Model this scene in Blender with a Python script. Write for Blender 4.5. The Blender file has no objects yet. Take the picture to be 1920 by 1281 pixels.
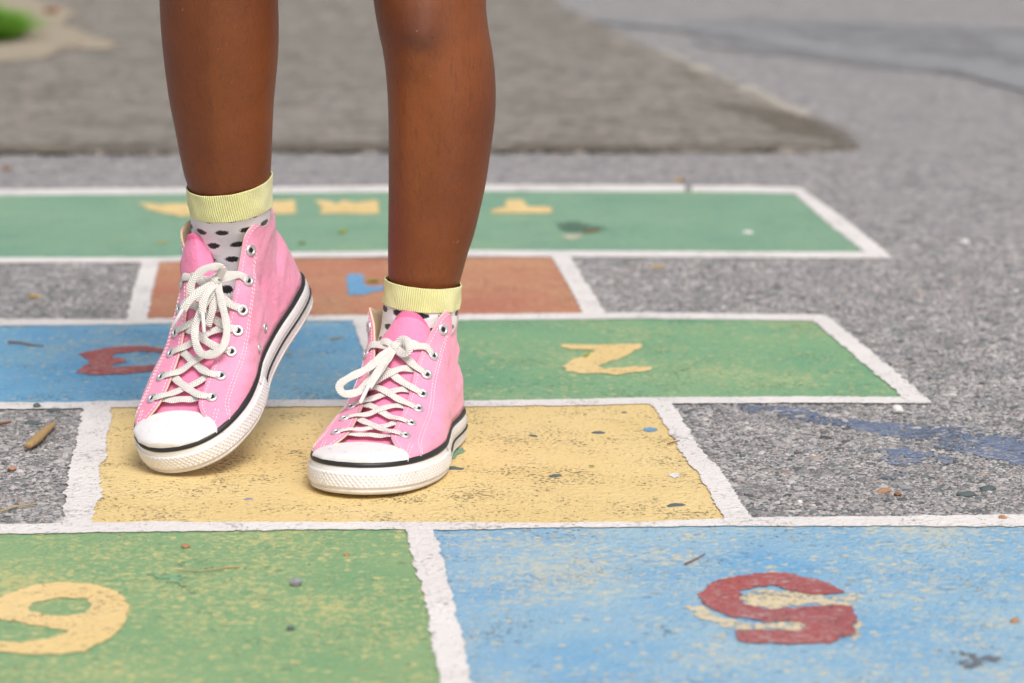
import bpy, bmesh, math, random
import numpy as np
from mathutils import Vector, Matrix, noise
random.seed(7); rng = np.random.default_rng(7)
SC = bpy.context.scene
COL = SC.collection

# ------------------------------------------------------------------ camera, world, sun, exposure
CAM_H, FPX, YH = 0.54, 5800.0, -445.0
PITCH = math.atan((640.5 - YH) / FPX)
cam = bpy.data.cameras.new('camera'); camo = bpy.data.objects.new('camera', cam); COL.objects.link(camo)
camo.location = (0, 0, CAM_H); camo.rotation_euler = (math.radians(90) - PITCH, 0, 0)
cam.sensor_width = 36; cam.lens = FPX / 1920 * 36; cam.clip_start = 0.05; cam.clip_end = 500
cam.dof.use_dof = True; cam.dof.focus_distance = 2.36; cam.dof.aperture_fstop = 7.2; cam.dof.aperture_blades = 9
SC.camera = camo
SUN_EL, SUN_ROT = math.radians(53), math.radians(160)
w = bpy.data.worlds.new('World'); SC.world = w; w.use_nodes = True
wn = w.node_tree.nodes; wl = w.node_tree.links; wn.clear()
sky = wn.new('ShaderNodeTexSky'); sky.sky_type = 'NISHITA'; sky.sun_disc = False
sky.sun_elevation = SUN_EL; sky.sun_rotation = SUN_ROT; sky.dust_density = 4.0; sky.air_density = 1.0
hs = wn.new('ShaderNodeHueSaturation'); hs.inputs['Saturation'].default_value = 0.22   # overcast: grey, not blue
bg = wn.new('ShaderNodeBackground'); bg.inputs['Strength'].default_value = 0.11
wo = wn.new('ShaderNodeOutputWorld')
wl.new(sky.outputs[0], hs.inputs['Color']); wl.new(hs.outputs[0], bg.inputs[0]); wl.new(bg.outputs[0], wo.inputs[0])
sun = bpy.data.lights.new('sun', 'SUN'); sun.energy = 1.9; sun.angle = math.radians(24); sun.color = (1, 0.965, 0.92)
suno = bpy.data.objects.new('sun', sun); COL.objects.link(suno)
sd = Vector((math.sin(SUN_ROT) * math.cos(SUN_EL), math.cos(SUN_ROT) * math.cos(SUN_EL), math.sin(SUN_EL)))
suno.rotation_euler = (-sd).to_track_quat('-Z', 'Y').to_euler()
SC.view_settings.view_transform = 'Standard'; SC.view_settings.look = 'None'
SC.view_settings.exposure = 0.2; SC.view_settings.gamma = 1

# ------------------------------------------------------------------ projection helpers (photo pixel <-> place)
CP, SP = math.cos(PITCH), math.sin(PITCH)
def ray(u, v):
    x = (u - 960) / FPX; y = (640.5 - v) / FPX
    return np.array([x, CP + y * SP, -SP + y * CP])
def gnd(u, v, z=0.0):
    d = ray(u, v); t = (z - CAM_H) / d[2]; return d[:2] * t
def atY(u, v, Y):
    d = ray(u, v); t = Y / d[1]; return np.array([d[0] * t, Y, CAM_H + d[2] * t])

# ------------------------------------------------------------------ object helpers
def tag(o, label=None, cat=None, group=None, kind=None):
    if label: o['label'] = label
    if cat: o['category'] = cat
    if group: o['group'] = group
    if kind: o['kind'] = kind
    return o
WORLD_LOC = {}
def empty(name, loc, parent=None):
    o = bpy.data.objects.new(name, None); COL.objects.link(o); o.empty_display_size = .05
    loc = np.array(loc, float); WORLD_LOC[o.name] = loc
    if parent: o.parent = parent; o.location = loc - WORLD_LOC[parent.name]
    else: o.location = loc
    return o
def mesh(name, V, F, mats, parent=None, org=None, smooth=True, uv=None, attr=None, midx=None):
    """V world coordinates; object origin at org (default centroid of its base)."""
    V = np.asarray(V, float)
    if org is None:
        org = V.mean(0) if len(V) else np.zeros(3); org = np.array([org[0], org[1], V[:, 2].min()])
    org = np.array(org, float)
    me = bpy.data.meshes.new(name); me.from_pydata((V - org).tolist(), [], F if isinstance(F, list) else F.tolist())
    me.validate()
    if not isinstance(mats, (list, tuple)): mats = [mats]
    for m in mats: me.materials.append(m)
    if midx is not None: me.polygons.foreach_set('material_index', midx)
    me.polygons.foreach_set('use_smooth', [smooth] * len(me.polygons))
    if uv is not None:
        l = me.uv_layers.new(name='UVMap'); idx = np.zeros(len(me.loops), int); me.loops.foreach_get('vertex_index', idx)
        l.data.foreach_set('uv', np.asarray(uv, float)[idx].ravel())
    o = bpy.data.objects.new(name, me); COL.objects.link(o); WORLD_LOC[o.name] = org
    if parent: o.parent = parent; o.location = org - WORLD_LOC[parent.name]
    else: o.location = org
    me.update(); return o
def fixn(o, flip=False):
    bm = bmesh.new(); bm.from_mesh(o.data); bmesh.ops.recalc_face_normals(bm, faces=bm.faces)
    if flip: bmesh.ops.reverse_faces(bm, faces=bm.faces)
    bm.to_mesh(o.data); bm.free(); return o
def gridF(n, m, closed=False):
    F = []
    for i in range(n - 1):
        for j in range(m if closed else m - 1):
            k = (j + 1) % m; F.append((i * m + j, i * m + k, (i + 1) * m + k, (i + 1) * m + j))
    return F
def cr(P, n, closed=False):
    """Catmull-Rom through rows of P, n samples per span"""
    P = np.asarray(P, float); N = len(P); out = []
    for i in range(N if closed else N - 1):
        if closed: a, b, c, d = P[i - 1], P[i], P[(i + 1) % N], P[(i + 2) % N]
        else: a, b, c, d = P[max(i - 1, 0)], P[i], P[i + 1], P[min(i + 2, N - 1)]
        for t in np.linspace(0, 1, n, endpoint=False):
            out.append(.5 * ((2 * b) + (-a + c) * t + (2 * a - 5 * b + 4 * c - d) * t * t + (-a + 3 * b - 3 * c + d) * t ** 3))
    if not closed: out.append(P[-1])
    return np.array(out)
def resample(P, step=None, n=None):
    P = np.asarray(P, float); s = np.r_[0, np.cumsum(np.linalg.norm(np.diff(P, axis=0), axis=1))]
    n = n or max(3, int(s[-1] / step) + 1); t = np.linspace(0, s[-1], n)
    return np.stack([np.interp(t, s, P[:, k]) for k in range(P.shape[1])], 1)
def nrm(v): return v / (np.linalg.norm(v, axis=-1, keepdims=True) + 1e-12)

# ------------------------------------------------------------------ materials
class NT:
    def __init__(s, name):
        s.m = bpy.data.materials.new(name); s.m.use_nodes = True; s.t = s.m.node_tree; s.t.nodes.clear()
        s.out = s.t.nodes.new('ShaderNodeOutputMaterial'); s.b = s.t.nodes.new('ShaderNodeBsdfPrincipled')
        s.link(s.b.outputs[0], s.out.inputs[0])
    def n(s, k, **kw):
        o = s.t.nodes.new('ShaderNode' + k)
        for a, v in kw.items(): setattr(o, a, v)
        return o
    def link(s, a, b): s.t.links.new(a, b)
    def put(s, sock, v):
        if isinstance(v, bpy.types.NodeSocket): s.link(v, sock)
        elif isinstance(v, (tuple, list)) and len(v) == 3 and sock.type == 'RGBA': sock.default_value = (*v, 1)
        else: sock.default_value = v
    def coord(s, kind='Object'):
        if kind == 'World': return s.n('NewGeometry').outputs['Position']
        return s.n('TexCoord').outputs[kind]
    def noise(s, co, scale, detail=2, rough=.5, dist=0, out=0):
        o = s.n('TexNoise'); s.put(o.inputs['Vector'], co); o.inputs['Scale'].default_value = scale
        o.inputs['Detail'].default_value = detail; o.inputs['Roughness'].default_value = rough; o.inputs['Distortion'].default_value = dist
        return o.outputs[out]
    def voro(s, co, scale, feature='F1', rnd=1):
        o = s.n('TexVoronoi', feature=feature); s.put(o.inputs['Vector'], co); o.inputs['Scale'].default_value = scale
        o.inputs['Randomness'].default_value = rnd; return o
    def ramp(s, f, stops, interp='LINEAR'):
        o = s.n('ValToRGB'); s.put(o.inputs[0], f); e = o.color_ramp.elements; o.color_ramp.interpolation = interp
        while len(e) > 1: e.remove(e[0])
        for i, (p, c) in enumerate(stops):
            k = e[0] if i == 0 else e.new(p); k.position = p
            k.color = (*c, 1) if isinstance(c, (tuple, list)) else (c, c, c, 1)
        return o.outputs[0]
    def step(s, f, lo, hi):
        o = s.n('MapRange'); s.put(o.inputs[0], f); o.inputs[1].default_value = lo; o.inputs[2].default_value = hi; return o.outputs[0]
    def math(s, op, a, b=0., c=None):
        o = s.n('Math', operation=op); s.put(o.inputs[0], a); s.put(o.inputs[1], b)
        if c is not None: s.put(o.inputs[2], c)
        return o.outputs[0]
    def mix(s, f, a, b, mode='MIX'):
        o = s.n('Mix', data_type='RGBA', blend_type=mode); s.put(o.inputs[0], f); s.put(o.inputs[6], a); s.put(o.inputs[7], b)
        return o.outputs[2]
    def scale(s, co, v, loc=(0, 0, 0)):
        o = s.n('Mapping'); s.put(o.inputs[0], co); o.inputs[3].default_value = v; o.inputs[1].default_value = loc; return o.outputs[0]
    def bump(s, h, strength, dist, prev=None):
        o = s.n('Bump'); s.put(o.inputs['Height'], h); o.inputs['Strength'].default_value = strength; o.inputs['Distance'].default_value = dist
        if prev is not None: s.link(prev, o.inputs['Normal'])
        return o.outputs[0]
    def fin(s, col=None, rough=None, normal=None, **kw):
        if col is not None: s.put(s.b.inputs['Base Color'], col)
        if rough is not None: s.put(s.b.inputs['Roughness'], rough)
        if normal is not None: s.link(normal, s.b.inputs['Normal'])
        for k, v in kw.items(): s.put(s.b.inputs[k.replace('_', ' ')], v)
        return s.m
def lin(r, g, b):
    f = lambda c: ((c / 255 + .055) / 1.055) ** 2.4 if c > 10 else c / 255 / 12.92
    return (f(r), f(g), f(b))

def aggregate(t, co, tint=(1, 1, 1), dark=.055):
    """asphalt colour: crushed stones of several sizes in dark binder; returns colour, height"""
    dist = t.noise(co, 130, 3, .6, out=1)
    vm = t.n('VectorMath', operation='SCALE'); t.put(vm.inputs[0], dist); vm.inputs['Scale'].default_value = .004
    va = t.n('VectorMath', operation='ADD'); t.put(va.inputs[0], co); t.link(vm.outputs[0], va.inputs[1]); cw = va.outputs[0]
    v1 = t.voro(cw, 165); v2 = t.voro(cw, 340); v3 = t.voro(cw, 80); v4 = t.voro(cw, 820)
    def stones(v, lo, hi, stops):
        m = t.step(v.outputs['Distance'], hi, lo)
        sep = t.n('SeparateColor'); t.link(v.outputs['Color'], sep.inputs[0])
        c = t.ramp(sep.outputs[0], stops); return m, c, sep.outputs[1]
    st = [(0, (.07, .075, .085)), (.14, (.13, .135, .14)), (.26, (.30, .29, .285)), (.5, (.45, .425, .415)), (.75, (.60, .56, .55)), (.93, (.74, .69, .67)), (1, (.45, .30, .22))]
    m1, c1, r1 = stones(v1, .34, .50, st); m2, c2, r2 = stones(v2, .34, .52, st); m4, c4, r4 = stones(v4, .3, .5, st)
    m3, c3, r3 = stones(v3, .26, .36, [(0, (.06, .08, .085)), (.35, (.13, .15, .16)), (.6, (.34, .33, .33)), (.85, (.55, .50, .47)), (1, (.42, .30, .22))])
    m3 = t.math('MULTIPLY', m3, t.step(r3, .74, .76))
    base = t.mix(t.noise(co, 900, 2, .7), (dark * .6,) * 3, (dark * 3.0, dark * 2.9, dark * 2.9))
    c = t.mix(t.math('MULTIPLY', m4, .6), base, c4); c = t.mix(m2, c, c2); c = t.mix(t.math('MULTIPLY', m1, t.step(r1, .22, .28)), c, c1); c = t.mix(m3, c, c3)
    big = t.noise(co, 14, 5, .65); c = t.mix(t.step(big, .46, .68), c, t.mix(.5, c, (dark * 1.6,) * 3))
    dirt = t.noise(co, 4.5, 6, .62); c = t.mix(t.math('MULTIPLY', t.step(dirt, .38, .7), .45), c, (.27, .255, .25))
    if tint != (1, 1, 1): c = t.mix(1, c, tint, 'MULTIPLY')
    spk = t.noise(co, 48, 3, .8); c = t.mix(t.math('MULTIPLY', t.step(spk, .5, .62), .4), c, (.55, .53, .53)); c = t.mix(t.math('MULTIPLY', t.step(spk, .46, .36), .45), c, (.10, .105, .11))
    hgt = t.math('ADD', t.math('MULTIPLY', m1, .7), t.math('ADD', t.math('MULTIPLY', m2, .4), t.math('MULTIPLY', m3, .9)))
    hgt = t.math('ADD', hgt, t.math('MULTIPLY', t.noise(co, 420, 3, .7), .5))
    return c, hgt
def asphalt(name, tint=(1, 1, 1), veil=None, vf=0., dark=.055):
    t = NT(name); co = t.coord('World'); c, h = aggregate(t, co, tint, dark)
    if veil:
        c = t.mix(t.math('MULTIPLY', t.step(t.noise(co, 2.2, 5, .6), .3, .62), vf), c, veil)
        for k, (sc_, lo_, hi_, am_, cl_) in enumerate(((7, .46, .62, .5, (.115, .095, .072)), (24, .50, .62, .55, (.33, .29, .25)), (21, .52, .64, .6, (.10, .083, .062)), (42, .54, .64, .55, (.42, .36, .29)), (38, .56, .64, .5, (.085, .08, .07)))):
            c = t.mix(t.math('MULTIPLY', t.step(t.noise(t.scale(co, (1, 1, 1), (k * 5, k * 3, 0)), sc_, 4, .65), lo_, hi_), am_), c, cl_)
    return t.fin(c, .62, t.bump(h, .7, .0016), Specular_IOR_Level=.5)

def paint(name, base, alt, under=None, uthr=.6, uscale=70, under2=None, u2thr=.66, pits=.5, chips=.64, wear=.15, dark=(.05, .05, .045), seed=0):
    """road paint: tone drift, older colours grinning through, dark pits, holes down to what lies below"""
    t = NT(name); co = t.scale(t.coord('World'), (1, 1, 1), (seed * 3.1, seed * 1.7, 0))
    ag, h = aggregate(t, t.coord('World'))
    c = t.mix(t.step(t.noise(co, 7, 6, .6), .35, .65), base, alt)
    c = t.mix(t.math('MULTIPLY', t.step(t.noise(co, 420, 2, .6), .35, .75), .28), c, tuple(min(1, k * 1.25 + .03) for k in base))
    if under:
        a = t.math('ADD', t.math('MULTIPLY', t.noise(co, uscale * 1.5, 5, .72, .2), .6), t.math('MULTIPLY', t.noise(t.scale(co, (1, 1, 1), (4, 4, 0)), uscale * 3.4, 3, .7), .4)); b = t.noise(co, 6, 4, .65)
        a = t.math('ADD', a, t.math('MULTIPLY', t.math('SUBTRACT', b, .5), .45))
        c = t.mix(t.math('MULTIPLY', t.step(a, uthr - .05, uthr + .03), .62), c, under)
    if under:
        vs = t.voro(t.scale(co, (1, 1, 1), (2, 3, 0)), 95); sp_ = t.n('SeparateColor'); t.link(vs.outputs['Color'], sp_.inputs[0])
        dd_ = t.math('ADD', vs.outputs['Distance'], t.math('MULTIPLY', t.math('SUBTRACT', t.noise(co, 420, 3, .7), .5), .9))
        c = t.mix(t.math('MULTIPLY', t.math('MULTIPLY', t.step(dd_, .30, .20), t.step(sp_.outputs[0], .62, .64)), .75), c, under)
        c = t.mix(t.math('MULTIPLY', t.math('MULTIPLY', t.step(dd_, .34, .22), t.step(sp_.outputs[1], .80, .82)), .5), c, tuple(k * .55 for k in base))
    if under2:
        c = t.mix(t.step(t.noise(co, 46, 5, .7, .3), u2thr, u2thr + .03), c, under2)
    # dark pits between stones
    pa = t.noise(t.scale(co, (1, 1, 1), (5, 2, 0)), 300, 3, .65, .4); pb = t.noise(co, 16, 4, .6)
    pm = t.math('ADD', pa, t.math('MULTIPLY', t.math('SUBTRACT', pb, .5), .55))
    pit = t.math('MULTIPLY', t.step(pm, .585 + .10 * (1 - pits), .64 + .10 * (1 - pits)), .85)
    c = t.mix(pit, c, dark)
    t.fin(c, .62, None, Specular_IOR_Level=.35)
    ph = t.math('SUBTRACT', t.math('ADD', t.math('MULTIPLY', h, .5), t.math('MULTIPLY', t.noise(co, 170, 3, .6), 1.1)), t.math('MULTIPLY', pit, .9))
    t.link(t.bump(ph, .6, .0022), t.b.inputs['Normal'])
    # holes
    ca = t.noise(t.scale(co, (1, 1, 1), (1, 9, 0)), 150, 5, .72, .3); cb = t.noise(co, 11, 3, .5)
    cm = t.math('ADD', ca, t.math('MULTIPLY', t.math('SUBTRACT', cb, .5), wear * 2))
    hole = t.step(cm, chips, chips + .02)
    tr = t.n('BsdfTransparent'); mx = t.n('MixShader'); t.link(hole, mx.inputs[0]); t.link(t.b.outputs[0], mx.inputs[1]); t.link(tr.outputs[0], mx.inputs[2])
    t.link(mx.outputs[0], t.out.inputs[0]); return t.m

M = {}
M['asphalt'] = asphalt('asphalt', (1.12, 1.10, 1.13))
M['old_asphalt'] = asphalt('old_asphalt', (1.0, .93, .84), (.20, .175, .14), .55, .05)
CREAM = (.78, .55, .24)
M['white'] = paint('white_paint', (.73, .685, .67), (.80, .76, .74), None, pits=.66, chips=.675, wear=.16, dark=(.36, .33, .31), seed=1)
M['yellow'] = paint('yellow_paint', (.74, .545, .235), (.79, .60, .29), None, pits=.9, chips=.70, wear=.1, under2=(.50, .50, .52), u2thr=.74, dark=(.12, .095, .045), seed=2)
M['green'] = paint('green_paint', (.17, .335, .165), (.27, .395, .19), (.66, .56, .24), .555, 85, pits=.2, chips=.8, dark=(.07, .12, .07), seed=3)
M['green_far'] = paint('green_paint_far', (.175, .33, .23), (.23, .38, .255), (.32, .42, .22), .60, 60, pits=.4, chips=.82, dark=(.06, .15, .10), seed=4)
M['green_mid'] = paint('green_paint_mid', (.155, .345, .195), (.24, .40, .21), (.54, .50, .25), .575, 80, pits=.55, chips=.8, dark=(.05, .11, .06), seed=5)
M['blue'] = paint('blue_paint', (.165, .37, .585), (.34, .49, .58), (.66, .58, .38), .56, 75, pits=.35, chips=.78, under2=(.70, .58, .36), u2thr=.68, dark=(.07, .13, .2), seed=6)
M['blue_mid'] = paint('blue_paint_mid', (.11, .33, .58), (.21, .42, .56), (.56, .52, .36), .575, 75, pits=.6, chips=.76, dark=(.04, .1, .16), seed=7)
M['red'] = paint('red_paint', (.46, .165, .105), (.52, .25, .14), (.56, .36, .19), .55, 70, pits=.6, chips=.8, dark=(.2, .08, .06), seed=8)
M['crimson'] = paint('crimson_paint', (.40, .085, .08), (.33, .10, .11), (.45, .33, .32), .58, 120, pits=.7, chips=.66, dark=(.1, .06, .08), seed=9)
M['numyellow'] = paint('number_yellow_paint', (.76, .55, .24), (.80, .59, .28), (.55, .47, .22), .62, 70, pits=.6, chips=.72, dark=(.3, .22, .1), seed=10)
M['numblue'] = paint('number_blue_paint', (.15, .34, .56), (.17, .36, .58), None, pits=.4, chips=.8, seed=11)
M['indigo'] = paint('indigo_paint', (.115, .16, .265), (.15, .19, .28), (.45, .42, .42), .56, 150, pits=.8, chips=.56, wear=.45, seed=12)
M['cream'] = paint('cream_paint', (.68, .56, .36), (.55, .52, .44), None, pits=.4, chips=.55, wear=.25, seed=13)
M['chalk'] = paint('chalk_edge', (.52, .46, .37), (.46, .42, .36), None, pits=.4, chips=.5, wear=.3, seed=16)
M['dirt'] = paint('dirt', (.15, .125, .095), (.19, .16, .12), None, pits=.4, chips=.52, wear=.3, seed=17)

def simple(name, col, rough=.6, bump=None, **kw):
    t = NT(name); co = t.coord('World'); n = None
    if bump: n = t.bump(t.noise(co, bump[0], 3, .6), bump[1], bump[2])
    c2 = tuple(k * .78 for k in col)
    c = t.mix(t.step(t.noise(co, kw.pop('vs', 60), 4, .6), .4, .65), col, t.mix(.4, col, c2))
    return t.fin(c, rough, n, **kw)

def canvas(name, col, col2):
    t = NT(name); co = t.coord('World'); uv = t.n('UVMap').outputs[0]
    wv = t.n('TexWave', wave_type='BANDS', bands_direction='X'); t.put(wv.inputs[0], uv); wv.inputs['Scale'].default_value = 330
    wh = t.n('TexWave', wave_type='BANDS', bands_direction='Y'); t.put(wh.inputs[0], uv); wh.inputs['Scale'].default_value = 330
    weave = t.math('ADD', wv.outputs['Fac'], wh.outputs['Fac'])
    c = t.mix(t.step(t.noise(co, 28, 4, .6), .35, .7), col, col2)
    c = t.mix(t.math('MULTIPLY', t.step(t.noise(co, 13, 5, .65), .5, .72), .35), c, tuple(min(1, k * .8 + .16) for k in col)); c = t.mix(t.math('MULTIPLY', t.step(t.noise(co, 75, 5, .75), .62, .74), .22), c, tuple(k * .62 for k in col))
    c = t.mix(t.math('MULTIPLY', t.step(t.noise(co, 950, 2, .7), .35, .7), .45), c, tuple(min(1, k * 1.3 + .05) for k in col))
    n = t.bump(weave, .25, .0003); n = t.bump(t.noise(co, 900, 2, .6), .5, .0006, n); n = t.bump(t.noise(co, 55, 4, .6), .5, .005, n)
    return t.fin(c, .85, n, Sheen_Weight=.25, Specular_IOR_Level=.2)
M['canvas'] = canvas('pink_canvas', (.86, .27, .43), (.89, .35, .49))
M['tongue'] = canvas('tongue_canvas', (.92, .235, .42), (.92, .26, .44))
M['binding'] = simple('cream_binding', (.80, .62, .42), .85, (900, .4, .0005))
M['rimpink'] = simple('pink_overlock', (.88, .17, .35), .85, (700, .9, .0008))
t = NT('rubber_white'); co = t.coord('World')
c = t.mix(t.step(t.noise(co, 22, 5, .65), .45, .75), (.82, .80, .81), (.75, .71, .70))
c = t.mix(t.math('MULTIPLY', t.step(t.noise(co, 160, 4, .7), .58, .70), .42), c, (.42, .36, .31))
M['rubber'] = t.fin(c, .42, t.bump(t.noise(co, 300, 3, .6), .12, .0006), Subsurface_Weight=.08, Subsurface_Scale=.004)
t = NT('rubber_sole'); co = t.coord('World')     # scuffed, road dirt towards the tread
sz = t.n('SeparateXYZ'); t.put(sz.inputs[0], t.n('UVMap').outputs[0])
d = t.math('ADD', t.step(sz.outputs[1], .014, .001), t.math('MULTIPLY', t.math('SUBTRACT', t.noise(co, 60, 5, .7), .5), 1.4))
c = t.mix(t.math('MULTIPLY', t.step(d, .35, 1.1), .6), (.86, .85, .87), (.56, .49, .43))
c = t.mix(t.math('MULTIPLY', t.step(t.noise(co, 210, 4, .7), .64, .72), .4), c, (.3, .25, .2))
M['sole'] = t.fin(c, .5, t.bump(t.noise(co, 260, 3, .6), .2, .0006))
M['black'] = simple('black_rubber', (.022, .022, .026), .45, (400, .2, .0004))
M['metal'] = simple('eyelet_metal', (.80, .80, .82), .34, None, Metallic=.75)
M['hole'] = simple('eyelet_hole', (.02, .012, .014), .9)
t = NT('lace'); uv = t.n('UVMap').outputs[0]; sp = t.n('SeparateXYZ'); t.link(uv, sp.inputs[0])
# herringbone knit: chevrons mirrored at the middle of the ribbon
ch = t.math('ADD', sp.outputs[0], t.math('MULTIPLY', t.math('ABSOLUTE', t.math('SUBTRACT', sp.outputs[1], .5)), .004))
wv = t.math('SINE', t.math('MULTIPLY', ch, 3600.))
c = t.mix(t.step(wv, -1, 1), (.73, .69, .64), (.85, .81, .77))
c = t.mix(t.math('MULTIPLY', t.step(t.noise(t.coord('World'), 55, 4, .6), .45, .7), .4), c, (.62, .58, .53))
M['lace'] = t.fin(c, .9, t.bump(wv, .6, .0005), Sheen_Weight=.2)
M['thread'] = simple('white_thread', (.90, .78, .82), .8)
M['aglet'] = simple('aglet', (.85, .84, .83), .25)
# socks: knitted, black dots in staggered rows
t = NT('sock'); uv = t.n('UVMap').outputs[0]; sp = t.n('SeparateXYZ'); t.link(uv, sp.inputs[0])
nz = t.noise(t.coord('World'), 900, 1, .5)
wob = t.noise(uv, 60, 1, .5, out=1); sw = t.n('SeparateColor'); t.link(wob, sw.inputs[0])
V_ = t.math('DIVIDE', t.math('ADD', sp.outputs[1], t.math('MULTIPLY', sw.outputs[0], .003)), .0118)
row = t.math('FLOOR', V_); odd = t.math('MULTIPLY', t.math('MODULO', t.math('ABSOLUTE', row), 2.), .5)
U_ = t.math('ADD', t.math('DIVIDE', t.math('ADD', sp.outputs[0], t.math('MULTIPLY', sw.outputs[1], .004)), .0195), odd)
fu = t.math('MULTIPLY', t.math('SUBTRACT', t.math('FRACT', U_), .5), .0195); fv = t.math('MULTIPLY', t.math('SUBTRACT', t.math('FRACT', V_), .5), .0118)
dd = t.math('SQRT', t.math('ADD', t.math('POWER', t.math('DIVIDE', fu, .0058), 2.), t.math('POWER', t.math('DIVIDE', fv, .0025), 2.)))
dd = t.math('ADD', dd, t.math('MULTIPLY', t.math('SUBTRACT', nz, .5), .9))
kn = t.math('SINE', t.math('MULTIPLY', sp.outputs[0], 5200.)); kr = t.math('SINE', t.math('MULTIPLY', sp.outputs[1], 5200.))
c = t.mix(t.step(dd, 1.05, .88), (.90, .88, .92), (.012, .012, .014))
nb = t.bump(t.math('MULTIPLY', kn, kr), .4, .0004); nb = t.bump(t.noise(t.coord('World'), 70, 3, .5), .5, .003, nb)
M['sock'] = t.fin(c, .95, nb, Sheen_Weight=.3)
t = NT('cuff'); uv = t.n('UVMap').outputs[0]; sp = t.n('SeparateXYZ'); t.link(uv, sp.inputs[0])
rib = t.math('SINE', t.math('MULTIPLY', sp.outputs[0], 3600.))
c = t.mix(t.step(rib, -1, 1), (.80, .78, .24), (.95, .93, .44))
c = t.mix(t.math('MULTIPLY', t.noise(t.coord('World'), 800, 2, .6), .35), c, (.88, .87, .58))
M['cuff'] = t.fin(c, .95, t.bump(rib, .7, .0006), Sheen_Weight=.4)
# skin
t = NT('skin'); co = t.coord('World')
c = t.mix(t.step(t.noise(co, 9, 5, .55), .35, .68), (.265, .072, .0165), (.175, .044, .0105))
c = t.mix(t.math('MULTIPLY', t.step(t.noise(t.scale(co, (1, 1, .22)), 330, 4, .75), .52, .68), .6), c, (.13, .038, .014))
c = t.mix(t.math('MULTIPLY', t.step(t.noise(t.scale(co, (1, 1, .3)), 700, 3, .7), .6, .7), .28), c, (.36, .13, .05))
c = t.mix(t.step(t.voro(co, 26).outputs['Distance'], .036, .022), c, (.06, .018, .008))
at = t.n('Attribute', attribute_name='knee').outputs['Fac']
c = t.mix(t.math('MULTIPLY', at, .62), c, (.115, .040, .028))
c = t.mix(t.math('MULTIPLY', t.step(t.noise(t.scale(co, (1, 1, .6), (3, 1, 0)), 120, 3, .8), .70, .74), .6), c, (.46, .22, .12))
n = t.bump(t.noise(co, 1100, 2, .6), .5, .0006); n = t.bump(t.noise(t.scale(co, (1, 1, .45)), 260, 3, .6), .35, .0012, n)
M['skin'] = t.fin(c, .46, n, Subsurface_Weight=.06, Subsurface_Scale=.005, Specular_IOR_Level=.5)
M['shorts'] = simple('denim', (.10, .16, .30), .9, (500, .5, .001))
M['wood'] = simple('weathered_wood', (.42, .27, .12), .85, (260, .9, .002), vs=140)
M['bark'] = simple('bark', (.24, .11, .055), .9, (300, .8, .001))
M['drystalk'] = simple('dry_stalk', (.40, .30, .16), .9)
M['leafbrown'] = simple('brown_leaf', (.30, .13, .05), .8)
M['leafgold'] = simple('gold_leaf', (.66, .40, .06), .8)
M['leafgreen'] = simple('green_leaf', (.30, .34, .04), .7)
M['stone'] = simple('grey_stone', (.30, .30, .32), .85, (400, .6, .001))
M['stonewhite'] = simple('white_stone', (.74, .72, .70), .8, (400, .5, .001))
M['stonedark'] = simple('dark_stone', (.10, .125, .13), .8, (400, .6, .001))
M['stonebrown'] = simple('brown_stone', (.42, .22, .12), .85, (400, .6, .001))
M['grass'] = simple('grass', (.15, .34, .025), .6)
M['tar'] = simple('tar', (.27, .27, .28), .6, (200, .8, .002))
M['sand'] = simple('sand', (.36, .30, .225), .95, (120, .8, .003), vs=7)

# ------------------------------------------------------------------ the ground
STR = 'structure'
n = 60; gx = np.r_[np.linspace(-60, -3, 8), np.linspace(-2.5, 2.5, 11), np.linspace(3, 60, 8)]; gy = np.r_[np.linspace(-20, .5, 4), np.linspace(1, 8, 15), np.linspace(9, 140, 10)]
V = [(x, y, 0) for x in gx for y in gy]
tag(mesh('ground', V, gridF(len(gx), len(gy)), M['asphalt'], org=(0, 0, 0)), kind=STR)

def jag(P, amp, step, z, seed, closed=True, f=(70, 260, 800)):
    """resample an outline of ground points and roughen it"""
    P = np.asarray(P, float)
    if closed: P = np.vstack([P, P[:1]])
    P = resample(P, step)
    T = nrm(np.gradient(P, axis=0)); N = np.c_[-T[:, 1], T[:, 0]]
    d = np.array([sum(a * noise.noise(Vector((p[0] * k + seed * 7.3, p[1] * k - seed * 3.1, k))) for a, k in zip((1., .7, .45), f)) for p in P])
    P = P + N * d[:, None] * amp * 1.6
    if closed: P = P[:-1]
    return P
def fill(name, loops, mat, z, parent=None, amp=.0016, step=.0018, seed=0, org=None, thick=0):
    bm = bmesh.new()
    for L_ in loops:
        P = jag(L_, amp, step, z, seed); vs = [bm.verts.new((p[0], p[1], z)) for p in P]
        for i in range(len(vs)): bm.edges.new((vs[i], vs[(i + 1) % len(vs)]))
    bmesh.ops.triangle_fill(bm, use_beauty=False, use_dissolve=False, edges=bm.edges[:])
    for f in bm.faces:
        if f.normal.z < 0: f.normal_flip()
    if thick:
        be = [e for e in bm.edges if e.is_boundary]
        r = bmesh.ops.extrude_edge_only(bm, edges=be)
        for v in r['geom']:
            if isinstance(v, bmesh.types.BMVert): v.co.z -= thick
    bm.verts.index_update()
    V = [tuple(v.co) for v in bm.verts]; F = [tuple(v.index for v in f.verts) for f in bm.faces]; bm.free()
    return mesh(name, V, F, mat, parent, org, smooth=False)
px = lambda pts: [gnd(u, v) for u, v in pts]
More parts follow.
